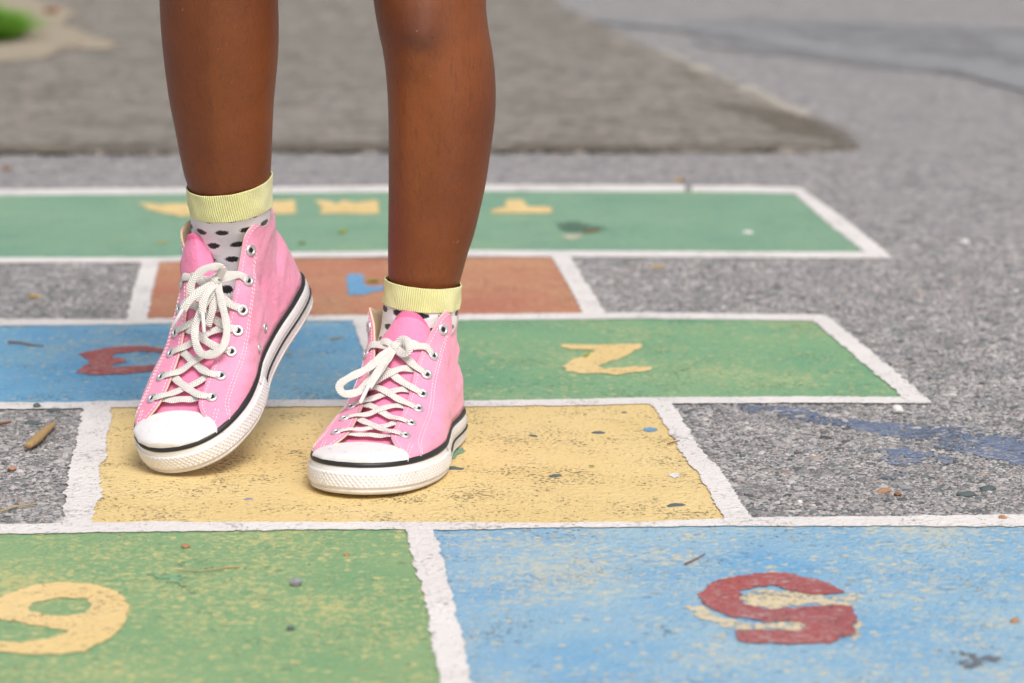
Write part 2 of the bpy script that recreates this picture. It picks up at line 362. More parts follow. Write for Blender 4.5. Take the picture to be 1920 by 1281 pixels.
# older brown asphalt lying a little proud of the newer surface
OLD = [(-900, 292), (0, 290), (300, 291), (560, 288), (800, 287), (1100, 287), (1400, 288), (1560, 287), (1615, 282), (1560, 262), (1484, 223), (1352, 159), (1219, 96), (1059, 21), (1000, -30), (900, -120), (-900, -120)]
tag(fill('pavement', [px(OLD)], M['old_asphalt'], .006, amp=.012, step=.02, seed=3, org=(0, 4, 0), thick=.007), kind=STR)
tag(fill('sand', [px([(-400, 128), (0, 124), (70, 118), (130, 96), (215, 100), (222, 90), (170, 72), (120, 50), (150, 30), (60, 0), (0, -20), (-400, -30)])], M['sand'], .008, amp=.02, step=.02, seed=5, org=(-1.5, 5, 0)), kind=STR)
# tar seam sweeping over the road, pale chalky edge beside the old pavement
def band(name, cen, w, mat, z, parent=None, amp=.003, step=.01, seed=1, org=None):
    C = resample(cr(px(cen), 8), step); T = nrm(np.gradient(C, axis=0)); N = np.c_[-T[:, 1], T[:, 0]]
    W = np.interp(np.linspace(0, 1, len(C)), np.linspace(0, 1, len(w)), w)[:, None] / 2
    return fill(name, [np.vstack([C + N * W, (C - N * W)[::-1]])], mat, z, parent, amp, step, seed, org)
tag(band('tar_seam', [(1120, 38), (1272, 53), (1430, 69), (1540, 96), (1700, 115), (1830, 130), (1925, 156), (2200, 230)], (.10, .12, .10, .14, .12, .10), M['tar'], .004, amp=.02, step=.02, org=(1, 5, 0)), kind=STR)
M['worn'] = paint('worn_road', (.25, .25, .26), (.30, .30, .31), None, pits=.3, chips=.53, wear=.3, seed=18)
tag(band('worn_strip', [(1280, 40), (1400, 46), (1560, 62), (1750, 88), (1960, 120), (2150, 150)], (.1, .5, .8, .7, .6, .5), M['worn'], .003, amp=.04, step=.02, seed=9, org=(1, 6, 0)), kind=STR)
tag(band('chalk_edge', [(1235, 98), (1300, 128), (1390, 172), (1470, 208), (1520, 226)], (.015, .03, .05, .03), M['chalk'], .0066, amp=.012, step=.01, org=(.6, 4, 0)), kind=STR)
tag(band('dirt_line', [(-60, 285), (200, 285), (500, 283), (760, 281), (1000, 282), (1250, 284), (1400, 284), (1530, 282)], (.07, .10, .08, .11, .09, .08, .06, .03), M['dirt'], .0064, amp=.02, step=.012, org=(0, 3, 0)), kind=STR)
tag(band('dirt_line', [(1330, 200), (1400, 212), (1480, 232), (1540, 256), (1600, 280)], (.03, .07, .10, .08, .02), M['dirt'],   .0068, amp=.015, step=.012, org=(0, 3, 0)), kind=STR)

# ------------------------------------------------------------------ the hopscotch
hop = empty('hopscotch', (0, 2.3, 0)); tag(hop, 'hopscotch court painted on asphalt in green, blue, red and yellow boxes with white borders', 'hopscotch court')
PAINTED = []
def sq(label, pts, mat, seed):
    PAINTED.append(px(pts)); tag(fill('painted_square', [px(pts)], M[mat], .0006, hop, .0012, .003, seed, org=(*np.mean(px(pts), 0), 0)), label)
sq('far green start box', [(-420, 363), (1489, 358), (1650, 481), (-460, 490)], 'green_far', 1)
sq('terracotta red box', [(283, 487), (1046, 478), (1118, 597), (255, 606)], 'red', 2)
sq('left blue box with red three', [(-260, 606), (690, 600), (722, 757), (-300, 764)], 'blue_mid', 3)
sq('green box with yellow two', [(680, 600), (1534, 597), (1722, 752), (716, 757)], 'green_mid', 4)
sq('yellow box under the sneakers', [(181, 764), (1240, 755), (1384, 983), (146, 992)], 'yellow', 5)
sq('front green box with yellow six', [(-420, 996), (790, 990), (900, 1420), (-560, 1420)], 'green', 6)
sq('front blue box with red five', [(785, 990), (1985, 980), (2420, 1420), (880, 1420)], 'blue', 7)
def line(pts_a, pts_b, seed, label=None):
    PAINTED.append(px(list(pts_a) + list(pts_b)[::-1]))
    """white border from its two measured edges"""
    A = resample(px(pts_a), .0016); B = resample(px(pts_b), .0016); n = max(len(A), len(B))
    A = jag(resample(A, n=n), .0016, .0016, 0, seed, closed=False); B = jag(resample(B, n=n), .0016, .0016, 0, seed + 50, closed=False)
    n = max(len(A), len(B)); A = resample(A, n=n); B = resample(B, n=n); z = .0011 + .00007 * seed
    V = np.vstack([np.c_[A, np.full(n, z)], np.c_[(A + B) / 2, np.full(n, z)], np.c_[B, np.full(n, z)]])
    F = [(k * n + i, k * n + i + 1, (k + 1) * n + i + 1, (k + 1) * n + i) for k in (0, 1) for i in range(n - 1)]
    o = mesh('border_line', V, F, M['white'], hop, smooth=False); fixn(o)
    if o.data.polygons[0].normal.z < 0: o.data.flip_normals()
    if label: o['label'] = label
line([(-430, 359), (0, 357), (500, 353), (860, 348), (1284, 349)], [(-430, 370), (0, 368), (500, 364), (860, 360), (1284, 361)], 1)
line([(1297, 350), (1400, 350), (1503, 353)], [(1297, 361), (1400, 362), (1508, 365)], 1)
line([(-460, 486), (0, 485), (300, 485), (540, 475), (860, 471), (1280, 473), (1400, 474), (1640, 474)], [(-460, 497), (0, 495), (300, 494), (540, 485), (860, 483), (1280, 485), (1380, 485), (1674, 487)], 2)
line([(-300, 601), (0, 600), (240, 601), (560, 594), (860, 592), (1203, 588), (1500, 592), (1540, 592)], [(-300, 616), (0, 613), (240, 611), (560, 604), (860, 603), (1203, 600), (1400, 602), (1548, 604)], 3)
line([(-320, 758), (0, 757), (140, 757), (210, 754), (640, 752), (870, 754), (1100, 751), (1200, 748), (1500, 746), (1722, 747)], [(-320, 772), (0, 770), (140, 769), (210, 767), (640, 765), (870, 765), (1100, 763), (1200, 760), (1500, 758), (1748, 759)], 4)
line([(-480, 990), (0, 986), (300, 982), (640, 982), (812, 982), (984, 984), (1190, 982), (1369, 975), (1575, 972), (1912, 968), (2050, 966)], [(-480, 1010), (0, 1005), (300, 1000), (640, 996), (740, 996), (850, 998), (984, 993), (1190, 992), (1369, 990), (1575, 990), (1912, 990), (2060, 989)], 5)
line([(1478, 356), (1550, 419), (1630, 482)], [(1502, 355), (1590, 417), (1676, 486)], 6)
line([(267, 490), (250, 545), (235, 608)], [(300, 490), (285, 550), (274, 608)], 7)
line([(1030, 478), (1065, 535), (1097, 598)], [(1066, 478), (1100, 533), (1142, 598)], 7)
line([(661, 600), (682, 663), (700, 757)], [(703, 600), (722, 663), (743, 757)], 7)
line([(1516, 597), (1600, 668), (1702, 756)], [(1550, 594), (1650, 676), (1749, 758)], 8)
line([(155, 762), (154, 772), (150, 801), (142, 837), (133, 866), (130, 892), (122, 927), (120, 959), (117, 990)], [(207, 762), (208, 790), (201, 821), (200, 858), (187, 882), (187, 912), (191, 933), (175, 959), (170, 990)], 7)
line([(1218, 756), (1248, 800), (1276, 852), (1307, 890), (1341, 948), (1362, 984)], [(1256, 756), (1286, 797), (1313, 845), (1355, 890), (1386, 938), (1414, 980)], 8)
line([(761, 988), (769, 1037), (781, 1075), (805, 1154), (808, 1209), (827, 1281), (860, 1400)], [(809, 988), (829, 1044), (843, 1106), (860, 1168), (877, 1244), (884, 1281), (920, 1400)], 7)
line([(-430, 362), (-470, 492)], [(-408, 362), (-446, 492)], 6)
line([(-272, 604), (-318, 768)], [(-240, 604), (-284, 768)], 7)
line([(-450, 992), (-600, 1425)], [(-408, 992), (-545, 1425)], 8)
line([(-600, 1410), (900, 1410), (2440, 1400)], [(-600, 1450), (900, 1450), (2440, 1440)], 9)
line([(1960, 975), (2200, 1200), (2400, 1400)], [(2010, 975), (2270, 1200), (2470, 1400)], 7)
Z = lambda pts, ox, oy, k: [(ox + x / k, oy + y / k) for x, y in pts]
def num(label, loops, mat, seed, z=.0012, name='painted_number', amp=.0016):
    tag(fill(name, [px(l) for l in loops], M[mat], z, hop, amp, .0018, seed), label)
num('yellow number 2', [Z([(560, 253), (750, 258), (1000, 250), (1000, 268), (920, 315), (860, 340), (760, 375), (790, 388), (870, 385), (960, 375), (1065, 380), (1060, 392), (960, 408), (860, 425), (780, 412), (680, 418), (590, 400), (570, 375), (610, 345), (680, 320), (730, 300), (740, 288), (690, 285), (600, 280), (562, 268)], 860, 560, 2.911)], 'numyellow', 21)
num('blue number 1', [[(649, 519), (655, 515), (680, 516), (683, 531), (690, 539), (740, 537), (800, 533), (800, 545), (730, 543), (702, 549), (682, 555), (653, 555)]], 'numblue', 22)
num('red number 3', [Z([(600, 112), (520, 97), (420, 97), (330, 110), (275, 125), (325, 148), (290, 170), (275, 190), (330, 198), (440, 195), (560, 182), (600, 162), (540, 163), (460, 168), (405, 170), (392, 163), (448, 153), (440, 142), (388, 133), (410, 122), (460, 116), (520, 114), (592, 124)], 0, 600, 1.881)], 'crimson', 23)
o6 = Z([(-110, 1030), (-60, 1005), (0, 985), (50, 962), (120, 940), (200, 930), (300, 935), (390, 950), (440, 985), (456, 1010), (445, 1060), (420, 1100), (370, 1140), (300, 1170), (220, 1184), (100, 1186), (0, 1176), (-130, 1140), (-110, 1110), (0, 1140), (80, 1143), (180, 1130), (245, 1104), (150, 1086), (60, 1070), (0, 1060), (-90, 1055)], 0, 600, 1.881)
i6 = Z([(100, 1020), (130, 1000), (210, 985), (300, 986), (321, 1010), (300, 1040), (240, 1051), (160, 1046), (110, 1032)], 0, 600, 1.881)
num('yellow number 6', [o6, i6], 'numyellow', 24)
num('red number 5', [Z([(1028, 572), (960, 530), (860, 500), (760, 482), (660, 472), (560, 480), (450, 492), (350, 525), (303, 575), (310, 625), (370, 665), (450, 690), (540, 705), (630, 718), (740, 718), (800, 715), (830, 735), (810, 762), (640, 757), (500, 760), (465, 775), (490, 810), (560, 826), (850, 830), (960, 824), (1060, 780), (1075, 720), (1070, 640), (960, 632), (850, 640), (740, 648), (640, 655), (560, 640), (490, 610), (500, 565), (560, 545), (680, 540), (760, 560), (850, 588), (930, 580)], 1200, 900, 2.667)], 'crimson', 25, .0014, amp=.0022)
num('cream ghost paint around the red five', [Z([(215, 640), (300, 645), (400, 690), (520, 715), (630, 722), (820, 705), (850, 740), (800, 768), (640, 762), (500, 752), (400, 725), (300, 690)], 1200, 900, 2.667), Z([(370, 785), (450, 768), (475, 785), (420, 802)], 1200, 900, 2.667), Z([(480, 590), (620, 550), (760, 565), (960, 590), (1085, 570), (1075, 630), (850, 632), (640, 648), (520, 625)], 1200, 900, 2.667), Z([(600, 474), (640, 458), (690, 460), (685, 478)], 1200, 900, 2.667), Z([(1078, 700), (1098, 720), (1095, 790), (1060, 815), (1068, 770)], 1200, 900, 2.667)], 'cream', 26, .0010, 'ghost_paint', amp=.004)
num('yellow letter T right of the legs', [Z([(140, 186), (140, 171), (205, 160), (203, 130), (270, 127), (300, 158), (398, 160), (398, 185)], 860, 320, 2.286)], 'numyellow', 27, name='painted_letter')
num('yellow letter R between the legs', [Z([(1180, 153), (1240, 158), (1262, 168), (1290, 154), (1330, 165), (1415, 153), (1422, 203), (1370, 206), (1300, 202), (1200, 205), (1208, 182)], 0, 300, 2)], 'numyellow', 28, name='painted_letter')
num('yellow letter A behind the raised sock', [Z([(940, 165), (1025, 158), (1105, 154), (1110, 203), (1060, 207), (1000, 204), (950, 208)], 0, 300, 2)], 'numyellow', 29, name='painted_letter')
num('yellow letter left of the raised sock', [Z([(520, 163), (600, 171), (650, 166), (712, 168), (760, 172), (760, 208), (712, 212), (680, 217), (620, 202), (560, 190)], 0, 300, 2)], 'numyellow', 30, name='painted_letter')
# smudges of other paint
def thing_patch(name, loops, mat, z, label, cat, seed, amp=.004):
    return tag(fill(name, [px(l) for l in loops], M[mat], z, None, amp, .0025, seed), label, cat)
thing_patch('paint_smear', [Z([(-60, 592), (100, 588), (360, 608), (400, 648), (560, 663), (700, 678), (900, 688), (1100, 703), (1350, 715), (1514, 743), (1900, 800), (1900, 980), (1514, 907), (1400, 890), (1230, 860), (1100, 832), (1020, 812), (960, 782), (760, 752), (600, 722), (520, 702), (390, 682), (250, 660), (120, 628), (-60, 615)], 1400, 560, 2.912),
    Z([(740, 835), (850, 812), (985, 850), (960, 892), (860, 912), (755, 908)], 1400, 560, 2.912), Z([(1040, 868), (1120, 872), (1130, 905), (1060, 915)], 1400, 560, 2.912), Z([(740, 960), (860, 945), (880, 975), (760, 990)], 1400, 560, 2.912)],
    'indigo', .0007, 'faded indigo paint smear across bare asphalt at the right', 'paint smear', 41, .006)
num('green paint spot behind the flat sneaker', [[(838, 846), (868, 841), (872, 848), (850, 862), (836, 868)]], 'green_far', 42, name='paint_spot')
num('pale blue spot near the white border', [[(1206, 805), (1222, 803), (1232, 807), (1218, 812), (1208, 809)]], 'numblue', 43, name='paint_spot')
num('white paint spot in the yellow box', [[(1252, 892), (1275, 889), (1278, 893), (1264, 900)]], 'white', 44, name='paint_spot')
M['stain'] = paint('dark_stain', (.09, .17, .12), (.11, .20, .14), None, chips=.49, wear=.3, seed=14)
M['stain2'] = paint('grey_stain', (.14, .15, .18), (.22, .23, .26), None, chips=.55, wear=.3, seed=15)
num('dark scuff on the far green box', [[(1040, 420), (1080, 417), (1130, 428), (1152, 436), (1110, 440), (1060, 436)]], 'stain', 45, name='stain', amp=.005)
num('pale scrape on the far green box', [[(1050, 443), (1085, 441), (1100, 446), (1070, 450)]], 'cream', 46, name='stain', amp=.003)
num('dark scuff on the front blue box', [[(1795, 1225), (1830, 1228), (1885, 1238), (1850, 1246), (1818, 1256), (1800, 1240)]], 'stain2', 47, name='stain', amp=.006)
num('dark green streak on the front green box', [[(285, 1078), (310, 1080), (340, 1095), (368, 1112), (340, 1108), (310, 1092)]], 'green_mid', 48, name='stain', amp=.006)

# ------------------------------------------------------------------ crushed stone standing proud in the bare asphalt
def inside(P, poly):
    poly = np.asarray(poly); c = np.zeros(len(P), bool); j = len(poly) - 1
    for i in range(len(poly)):
        a, b = poly[i], poly[j]; m_ = ((a[1] > P[:, 1]) != (b[1] > P[:, 1])) & (P[:, 0] < (b[0] - a[0]) * (P[:, 1] - a[1]) / (b[1] - a[1] + 1e-12) + a[0]); c ^= m_; j = i
    return c
def stones():
    pts, rad = [], []
    for sp, r0, r1 in ((.0028, .0009, .0016), (.0048, .0014, .0025), (.0125, .0030, .0050)):
        gx_, gy_ = np.meshgrid(np.arange(-.50, .62, sp), np.arange(2.02, 3.55, sp)); P = np.c_[gx_.ravel(), gy_.ravel()] + rng.uniform(-.5, .5, (gx_.size, 2)) * sp
        keep = np.abs(P[:, 0]) < .172 * P[:, 1] + .02
        keep &= rng.uniform(0, 1, len(P)) < (.74 if sp < .01 else .4)
        P = P[keep]; pts.append(P); rad.append(rng.uniform(r0, r1, len(P)))
    P = np.vstack(pts); r = np.concatenate(rad); out = np.zeros(len(P), bool)
    for q in PAINTED: out |= inside(P, q)
    P, r = P[~out], r[~out]; n_ = len(P)
    ang = np.linspace(0, 2 * math.pi, 7, endpoint=False); rings_ = [(0, 1.), (.62, .78), (1.05, -.1)]
    el = rng.uniform(.7, 1.35, n_); rot = rng.uniform(0, 6.28, n_); hh = rng.uniform(.22, .5, n_) * r
    V = np.zeros((n_, 15, 3)); V[:, 0, 2] = hh
    V[:, 0, :2] = rng.normal(0, .15, (n_, 2)) * r[:, None]
    for k, (rr, hz) in enumerate(rings_[1:]):
        for j, a in enumerate(ang):
            f = r * rr * rng.uniform(.78, 1.18, n_); x = np.cos(a) * f * el; y = np.sin(a) * f / el
            V[:, 1 + k * 7 + j, 0] = x * np.cos(rot) - y * np.sin(rot); V[:, 1 + k * 7 + j, 1] = x * np.sin(rot) + y * np.cos(rot)
            V[:, 1 + k * 7 + j, 2] = hh * hz * (rng.uniform(.75, 1.15, n_) if k == 0 else 1) - (.0003 if k else 0)
    V[:, :, :2] += P[:, None, :]
    T = [(0, 1 + j, 1 + (j + 1) % 7) for j in range(7)]
    for j in range(7): a, b = 1 + j, 1 + (j + 1) % 7; T += [(a, a + 7, b + 7), (a, b + 7, b)]
    T = np.array(T); F = (T[None] + (np.arange(n_) * 15)[:, None, None]).reshape(-1, 3)
    me = bpy.data.meshes.new('aggregate'); me.vertices.add(n_ * 15); me.vertices.foreach_set('co', V.ravel())
    me.loops.add(len(F) * 3); me.loops.foreach_set('vertex_index', F.ravel().astype(np.int32)); me.polygons.add(len(F))
    me.polygons.foreach_set('loop_start', np.arange(0, len(F) * 3, 3, dtype=np.int32)); me.polygons.foreach_set('loop_total', np.full(len(F), 3, np.int32))
    pal = np.array([(.085, .09, .10), (.13, .14, .15), (.22, .22, .225), (.33, .32, .32), (.44, .415, .41), (.54, .51, .50), (.64, .60, .59), (.72, .67, .65), (.48, .36, .30), (.16, .20, .21)])
    ci = rng.choice(10, n_, p=[.08, .10, .12, .14, .16, .15, .12, .06, .03, .04]); cc = pal[ci] * rng.uniform(.6, .86, (n_, 1))
    at = me.attributes.new('stone', 'FLOAT_COLOR', 'POINT'); at.data.foreach_set('color', np.repeat(np.c_[cc, np.ones(n_)], 15, 0).ravel())
    me.polygons.foreach_set('use_smooth', np.zeros(len(F), bool)); me.update(); me.validate()
    t = NT('stone_chips'); co = t.coord('World'); c = t.n('Attribute', attribute_name='stone').outputs['Color']
    c = t.mix(t.math('MULTIPLY', t.step(t.noise(co, 900, 3, .7), .45, .7), .4), c, (.30, .29, .285))
    c = t.mix(t.math('MULTIPLY', t.step(t.noise(co, 14, 5, .65), .50, .68), .45), c, (.14, .14, .145))
    me.materials.append(t.fin(c, .75, t.bump(t.noise(co, 1200, 2, .6), .4, .0004), Specular_IOR_Level=.35))
    o = bpy.data.objects.new('aggregate', me); COL.objects.link(o); tag(o, 'crushed stone aggregate standing proud in the bare asphalt', 'aggregate', kind='stuff')
stones()

# ------------------------------------------------------------------ loose bits on the ground
def pebble(u, v, r, mat, label, flat=.6, seed=0, name='pebble', cat='pebble', el=1.):
    p = gnd(u, v); bm = bmesh.new(); bmesh.ops.create_icosphere(bm, subdivisions=3, radius=1)
    for q in bm.verts:
        k = 1 + .28 * noise.noise(q.co * 1.3 + Vector((seed * 5, 0, 0))) + .1 * noise.noise(q.co * 3.5 + Vector((0, seed * 3, 0)))
        q.co = Vector((q.co.x * el * k, q.co.y * k, q.co.z * flat * k)) * r
    a = seed * 1.3; Vv = np.array([tuple(q.co) for q in bm.verts]); F = [tuple(x.index for x in f.verts) for f in bm.faces]; bm.free()
    Rz = np.array([[math.cos(a), -math.sin(a), 0], [math.sin(a), math.cos(a), 0], [0, 0, 1]])
    Vv = Vv @ Rz.T; Vv[:, 2] -= Vv[:, 2].min() * (.35 if flat < .45 else .95) + .0 ; Vv += [p[0], p[1], 0]
    tag(mesh(name, Vv, F, M[mat], org=(p[0], p[1], 0)), label, cat, 'loose bits on the ground')
pebble(69, 766, .0032, 'stonedark', 'dark green pebble on the white line at the left', .7, 1)
pebble(62, 795, .0055, 'stonedark', 'flat dark pebble set in asphalt above the wood chip', .35, 2, el=1.3)
pebble(103, 770, .005, 'stonedark', 'flat dark pebble beside the white line corner', .3, 3, el=1.4)
pebble(22, 884, .0032, 'stonebrown', 'tiny tan pebble on asphalt below the wood chip', .6, 4)
pebble(348, 1029, .003, 'stonebrown', 'brown crumb on the front green box', .6, 5)
pebble(555, 1101, .0040, 'stone', 'grey pebble on the front green box', .8, 6)
pebble(545, 1182, .0026, 'stonedark', 'tiny dark pebble low on the front green box', .6, 7)
pebble(650, 1043, .0022, 'stonebrown', 'tiny brown crumb near the white divider', .5, 8)
pebble(1683, 776, .0044, 'stonewhite', 'white pebble on asphalt below the green box corner', .9, 9)
pebble(1657, 922, .0045, 'stonebrown', 'orange brown stone in asphalt near the white line', .4, 10, el=1.3)
pebble(1683, 930, .0028, 'bark', 'brown chip beside the orange stone', .5, 11)
pebble(1812, 929, .006, 'stonedark', 'round dark stone in asphalt near the right edge', .35, 12, el=1.2)
pebble(1852, 918, .0055, 'stonedark', 'larger round dark stone right of another dark stone', .35, 13, el=1.4)
pebble(1697, 915, .005, 'stone', 'round grey stone in asphalt above the front blue box', .35, 14, el=1.3)
pebble(1880, 975, .0030, 'stonebrown', 'brown crumb on the white line at the right edge', .6, 15)
pebble(1500, 945, .0020, 'stonewhite', 'tiny white pebble near the white line', .8, 16)
pebble(1122, 813, .0042, 'stonedark', 'dark stone showing through the yellow box', .3, 17, el=1.4)
pebble(1170, 775, .0025, 'stonedark', 'small black crumb at the top of the yellow box', .4, 18)
pebble(850, 880, .005, 'stonedark', 'dark flat crumb beside the flat sneaker', .25, 19, el=1.8)
pebble(1041, 894, .0040, 'stonedark', 'dark crumb in the middle of the yellow box', .3, 20, el=1.6)
pebble(466, 938, .0035, 'stone', 'grey crumb between the two sneakers', .3, 21)
pebble(1267, 949, .0045, 'stonedark', 'dark flat crumb low in the yellow box', .25, 22, el=1.8)
pebble(1808, 455, .006, 'stonewhite', 'pale pebble on the far road at the right', .4, 23)
pebble(1402, 438, .006, 'stonewhite', 'pale pebble on the far green box', .4, 24)
pebble(1903, 1168, .0028, 'stonebrown', 'brown crumb on the front blue box at the right edge', .5, 25, el=1.5)
pebble(1000, 819, .0028, 'stonedark', 'black crumb near the flat sneaker heel', .4, 26, el=1.6)
def leaf(u, v, r, mat, label, seed, curl=.3):
    p = gnd(u, v); n = 14; V = []; 
    for i in range(n):
        s = i / (n - 1); wd = math.sin(math.pi * s ** .8) * .42 * (1 + .15 * math.sin(9 * s + seed))
        for j in range(7):
            q = j / 3 - 1; V.append(((s - .5) * 2, q * wd, curl * (q * q * .4 + .5 * (s - .5) ** 2) + .12 * abs(q) ** .5 * math.sin(5 * s + seed)))
    V = np.array(V) * r; a = seed * 2.1; V = V @ np.array([[math.cos(a), -math.sin(a), 0], [math.sin(a), math.cos(a), 0], [0, 0, 1]]).T
    V[:, 2] -= V[:, 2].min() - .0015; V += [p[0], p[1], 0]
    o = mesh('dry_leaf', V, gridF(n, 7), M[mat], org=(p[0], p[1], 0)); tag(o, label, 'leaf', 'loose bits on the ground')
    s = o.modifiers.new('s', 'SOLIDIFY'); s.thickness = .0004
leaf(95, 30, .036, 'leafbrown', 'large curled brown leaf on the sandy ground far left', 1, .8)
leaf(140, 94, .022, 'leafbrown', 'small dark leaf on the sand near the far left', 2, .6)
leaf(1108, 437, .010, 'leafbrown', 'brown leaf scrap on the far green box', 3)
leaf(1195, 279, .014, 'leafgold', 'yellow leaf at the edge of the old pavement', 4)
leaf(1275, 341, .012, 'leafgold', 'pale yellow leaf just behind the far white line', 5)
leaf(66, 561, .008, 'leafgold', 'golden leaf scrap on bare asphalt at the left', 6)
leaf(566, 459, .008, 'leafgreen', 'olive leaf scrap on green paint beside the raised sneaker', 7)
leaf(642, 438, .010, 'leafgreen', 'olive leaf scrap on green paint between the legs', 8)
leaf(303, 458, .006, 'leafgold', 'golden speck of leaf on green paint left of the raised shoe', 9)
leaf(12, 319, .012, 'leafbrown', 'rusty leaf near the far green box at the left edge', 10)
leaf(192, 203, .014, 'leafgold', 'tan leaf on the old pavement at the left', 11)
leaf(702, 531, .009, 'leafgreen', 'mustard leaf scrap beside the blue number 1', 12)
leaf(1109, 878, .0035, 'leafgreen', 'tiny green leaf scrap in the yellow box', 13)
leaf(1099, 671, .006, 'leafgreen', 'olive leaf scrap on the yellow number 2', 14)
leaf(1232, 504, .008, 'leafgold', 'pale orange leaf scrap on asphalt below the far box', 15)
leaf(212, 285, .012, 'leafgold', 'orange leaf bit at the pavement edge left of the leg', 16)
leaf(1205, 504, .004, 'leafbrown', 'tiny brown leaf scrap beside the pale orange one', 17)
leaf(240, 270, .012, 'leafbrown', 'brown leaf on the old pavement beside the leg', 18)
def twig(pts, r, mat, label, name='twig', z=.0015, chip=False):
    P = cr([(*gnd(u, v), z + r) for u, v in pts], 10); P = resample(P, n=40); T = nrm(np.gradient(P, axis=0)); N = np.c_[-T[:, 1], T[:, 0], 0 * T[:, 0]]; U = np.array([0, 0, 1.])
    V = []
    for i, p in enumerate(P):
        s = i / (len(P) - 1)
        k = (1 - .35 * s) * (1 + .18 * math.sin(i * 1.7 + r * 1e5)) if not chip else (.55 + .7 * math.sin(math.pi * min(1, s * .9 + .18))) * (1 if s < .93 else (1 - s) / .07 + .1)
        for j in range(10):
            a = j / 10 * 2 * math.pi; kk = k * (1 + .22 * noise.noise(Vector((i * .11, math.cos(a) * 1.8, math.sin(a) * 1.8 + r * 900))))
            V.append(p + (N[i] * math.cos(a) + U * math.sin(a) * (.75 if chip else 1)) * r * kk)
    F = gridF(len(P), 10, True) + [tuple(range(10)), tuple(range((len(P) - 1) * 10, len(P) * 10))]
    o = mesh(name, V, F, M[mat]); fixn(o); return tag(o, label, 'twig' if not chip else 'wood chip', 'loose bits on the ground')
twig([(53, 848), (66, 838), (80, 824), (95, 811), (104, 802)], .0036, 'wood', 'weathered wood chip lying on asphalt left of the sneakers', 'wood_chip', chip=True)
twig([(-30, 806), (0, 801), (12, 799), (21, 798)], .0016, 'bark', 'short reddish twig at the left edge above the wood chip')
twig([(-20, 968), (10, 962), (35, 955), (70, 950)], .0009, 'drystalk', 'thin dry stalk on asphalt in the lower left')
twig([(16, 646), (40, 648), (60, 652), (82, 653)], .0010, 'bark', 'thin brown twig on the blue box at the left')
twig([(1284, 1063), (1300, 1056), (1322, 1044)], .0006, 'bark', 'thin twig on the front blue box above the red five')
twig([(450, 1068), (420, 1070), (380, 1076), (330, 1074)], .0006, 'drystalk', 'hair thin stalk on the front green box')
twig([(1252, 837), (1262, 834), (1274, 831)], .0006, 'bark', 'tiny twig on the right white border of the yellow box')
twig([(620, 640), (634, 637), (644, 635)], .0008, 'drystalk', 'pale stalk on the blue box between the sneakers')
# far tuft of grass at the left edge: blades beyond counting
V, F = [], []
for c in range(3600):
    a = rng.uniform(0, 2 * math.pi); rr = math.sqrt(rng.uniform(0, 1)); g = gnd(-52, 80); bx, by = g[0] + .085 * rr * math.cos(a), g[1] + .12 * rr * math.sin(a)
    hh = rng.uniform(.035, .085) * (1.1 - rr * .6); lean = rng.uniform(-.04, .04, 2) + .05 * rr * np.array([math.cos(a), math.sin(a)]); th = rng.uniform(0, 6.28); w2 = rng.uniform(.0012, .0028)
    k = len(V)
    for s in (0, .5, 1):
        cxx = bx + lean[0] * s * s; cyy = by + lean[1] * s * s; ww = w2 * (1 - .8 * s)
        V += [(cxx - ww * math.cos(th), cyy - ww * math.sin(th), .006 + hh * s), (cxx + ww * math.cos(th), cyy + ww * math.sin(th), .006 + hh * s)]
    F += [(k, k + 1, k + 3, k + 2), (k + 2, k + 3, k + 5, k + 4)]
tag(mesh('grass', V, F, M['grass']), 'green grass tuft growing at the far left edge of the pavement', 'grass', kind='stuff')

# ------------------------------------------------------------------ the sneakers (local frame: x across, +x = picture right; y heel to toe; z up)
L, WF, ZB = .2446, 1.06, .0262
LAT = [(0, 0), (.012, .06), (.04, .105), (.1, .14), (.2, .150), (.35, .152), (.5, .174), (.62, .19), (.73, .188), (.83, .168), (.91, .135), (.965, .090), (.992, .043), (1, 0)]
MED = [(0, 0), (.012, .06), (.04, .09), (.1, .113), (.2, .121), (.35, .120), (.5, .134), (.62, .165), (.73, .18), (.83, .172), (.91, .147), (.965, .103), (.992, .052), (1, 0)]
def half(tab, y):
    a = np.array(tab); return np.interp(y, a[:, 0] * L, a[:, 1] * L * WF)
class Shoe:
    def __init__(s, wmap, inv, plus_lateral, name):
        s.W = wmap; s.inv = inv; s.pt, s.mt = (LAT, MED) if plus_lateral else (MED, LAT); s.pl = plus_lateral
    def outline(s, off=0., n=360):
        a = np.array([(x * L * WF, y * L) for y, x in s.pt]); b = np.array([(-x * L * WF, y * L) for y, x in s.mt])[::-1]
        P = cr(np.vstack([a[:-1], b[:-1]]), 12, closed=True); P = resample(np.vstack([P, P[:1]]), n=n + 1)
        T = nrm(np.roll(P[:-1], -1, 0) - np.roll(P[:-1], 1, 0)); P = P[:-1]; N = np.c_[T[:, 1], -T[:, 0]]
        if (N[n // 4] * (P[n // 4] - P.mean(0))).sum() < 0: N = -N
        return P + N * off, N
    def spring(s, P):
        P = np.array(P, float); y = np.clip(P[..., 1] - .175, 0, 1); P[..., 2] += .45 * y * y * np.clip(1 - (P[..., 2]) / .2, 0, 1); return P
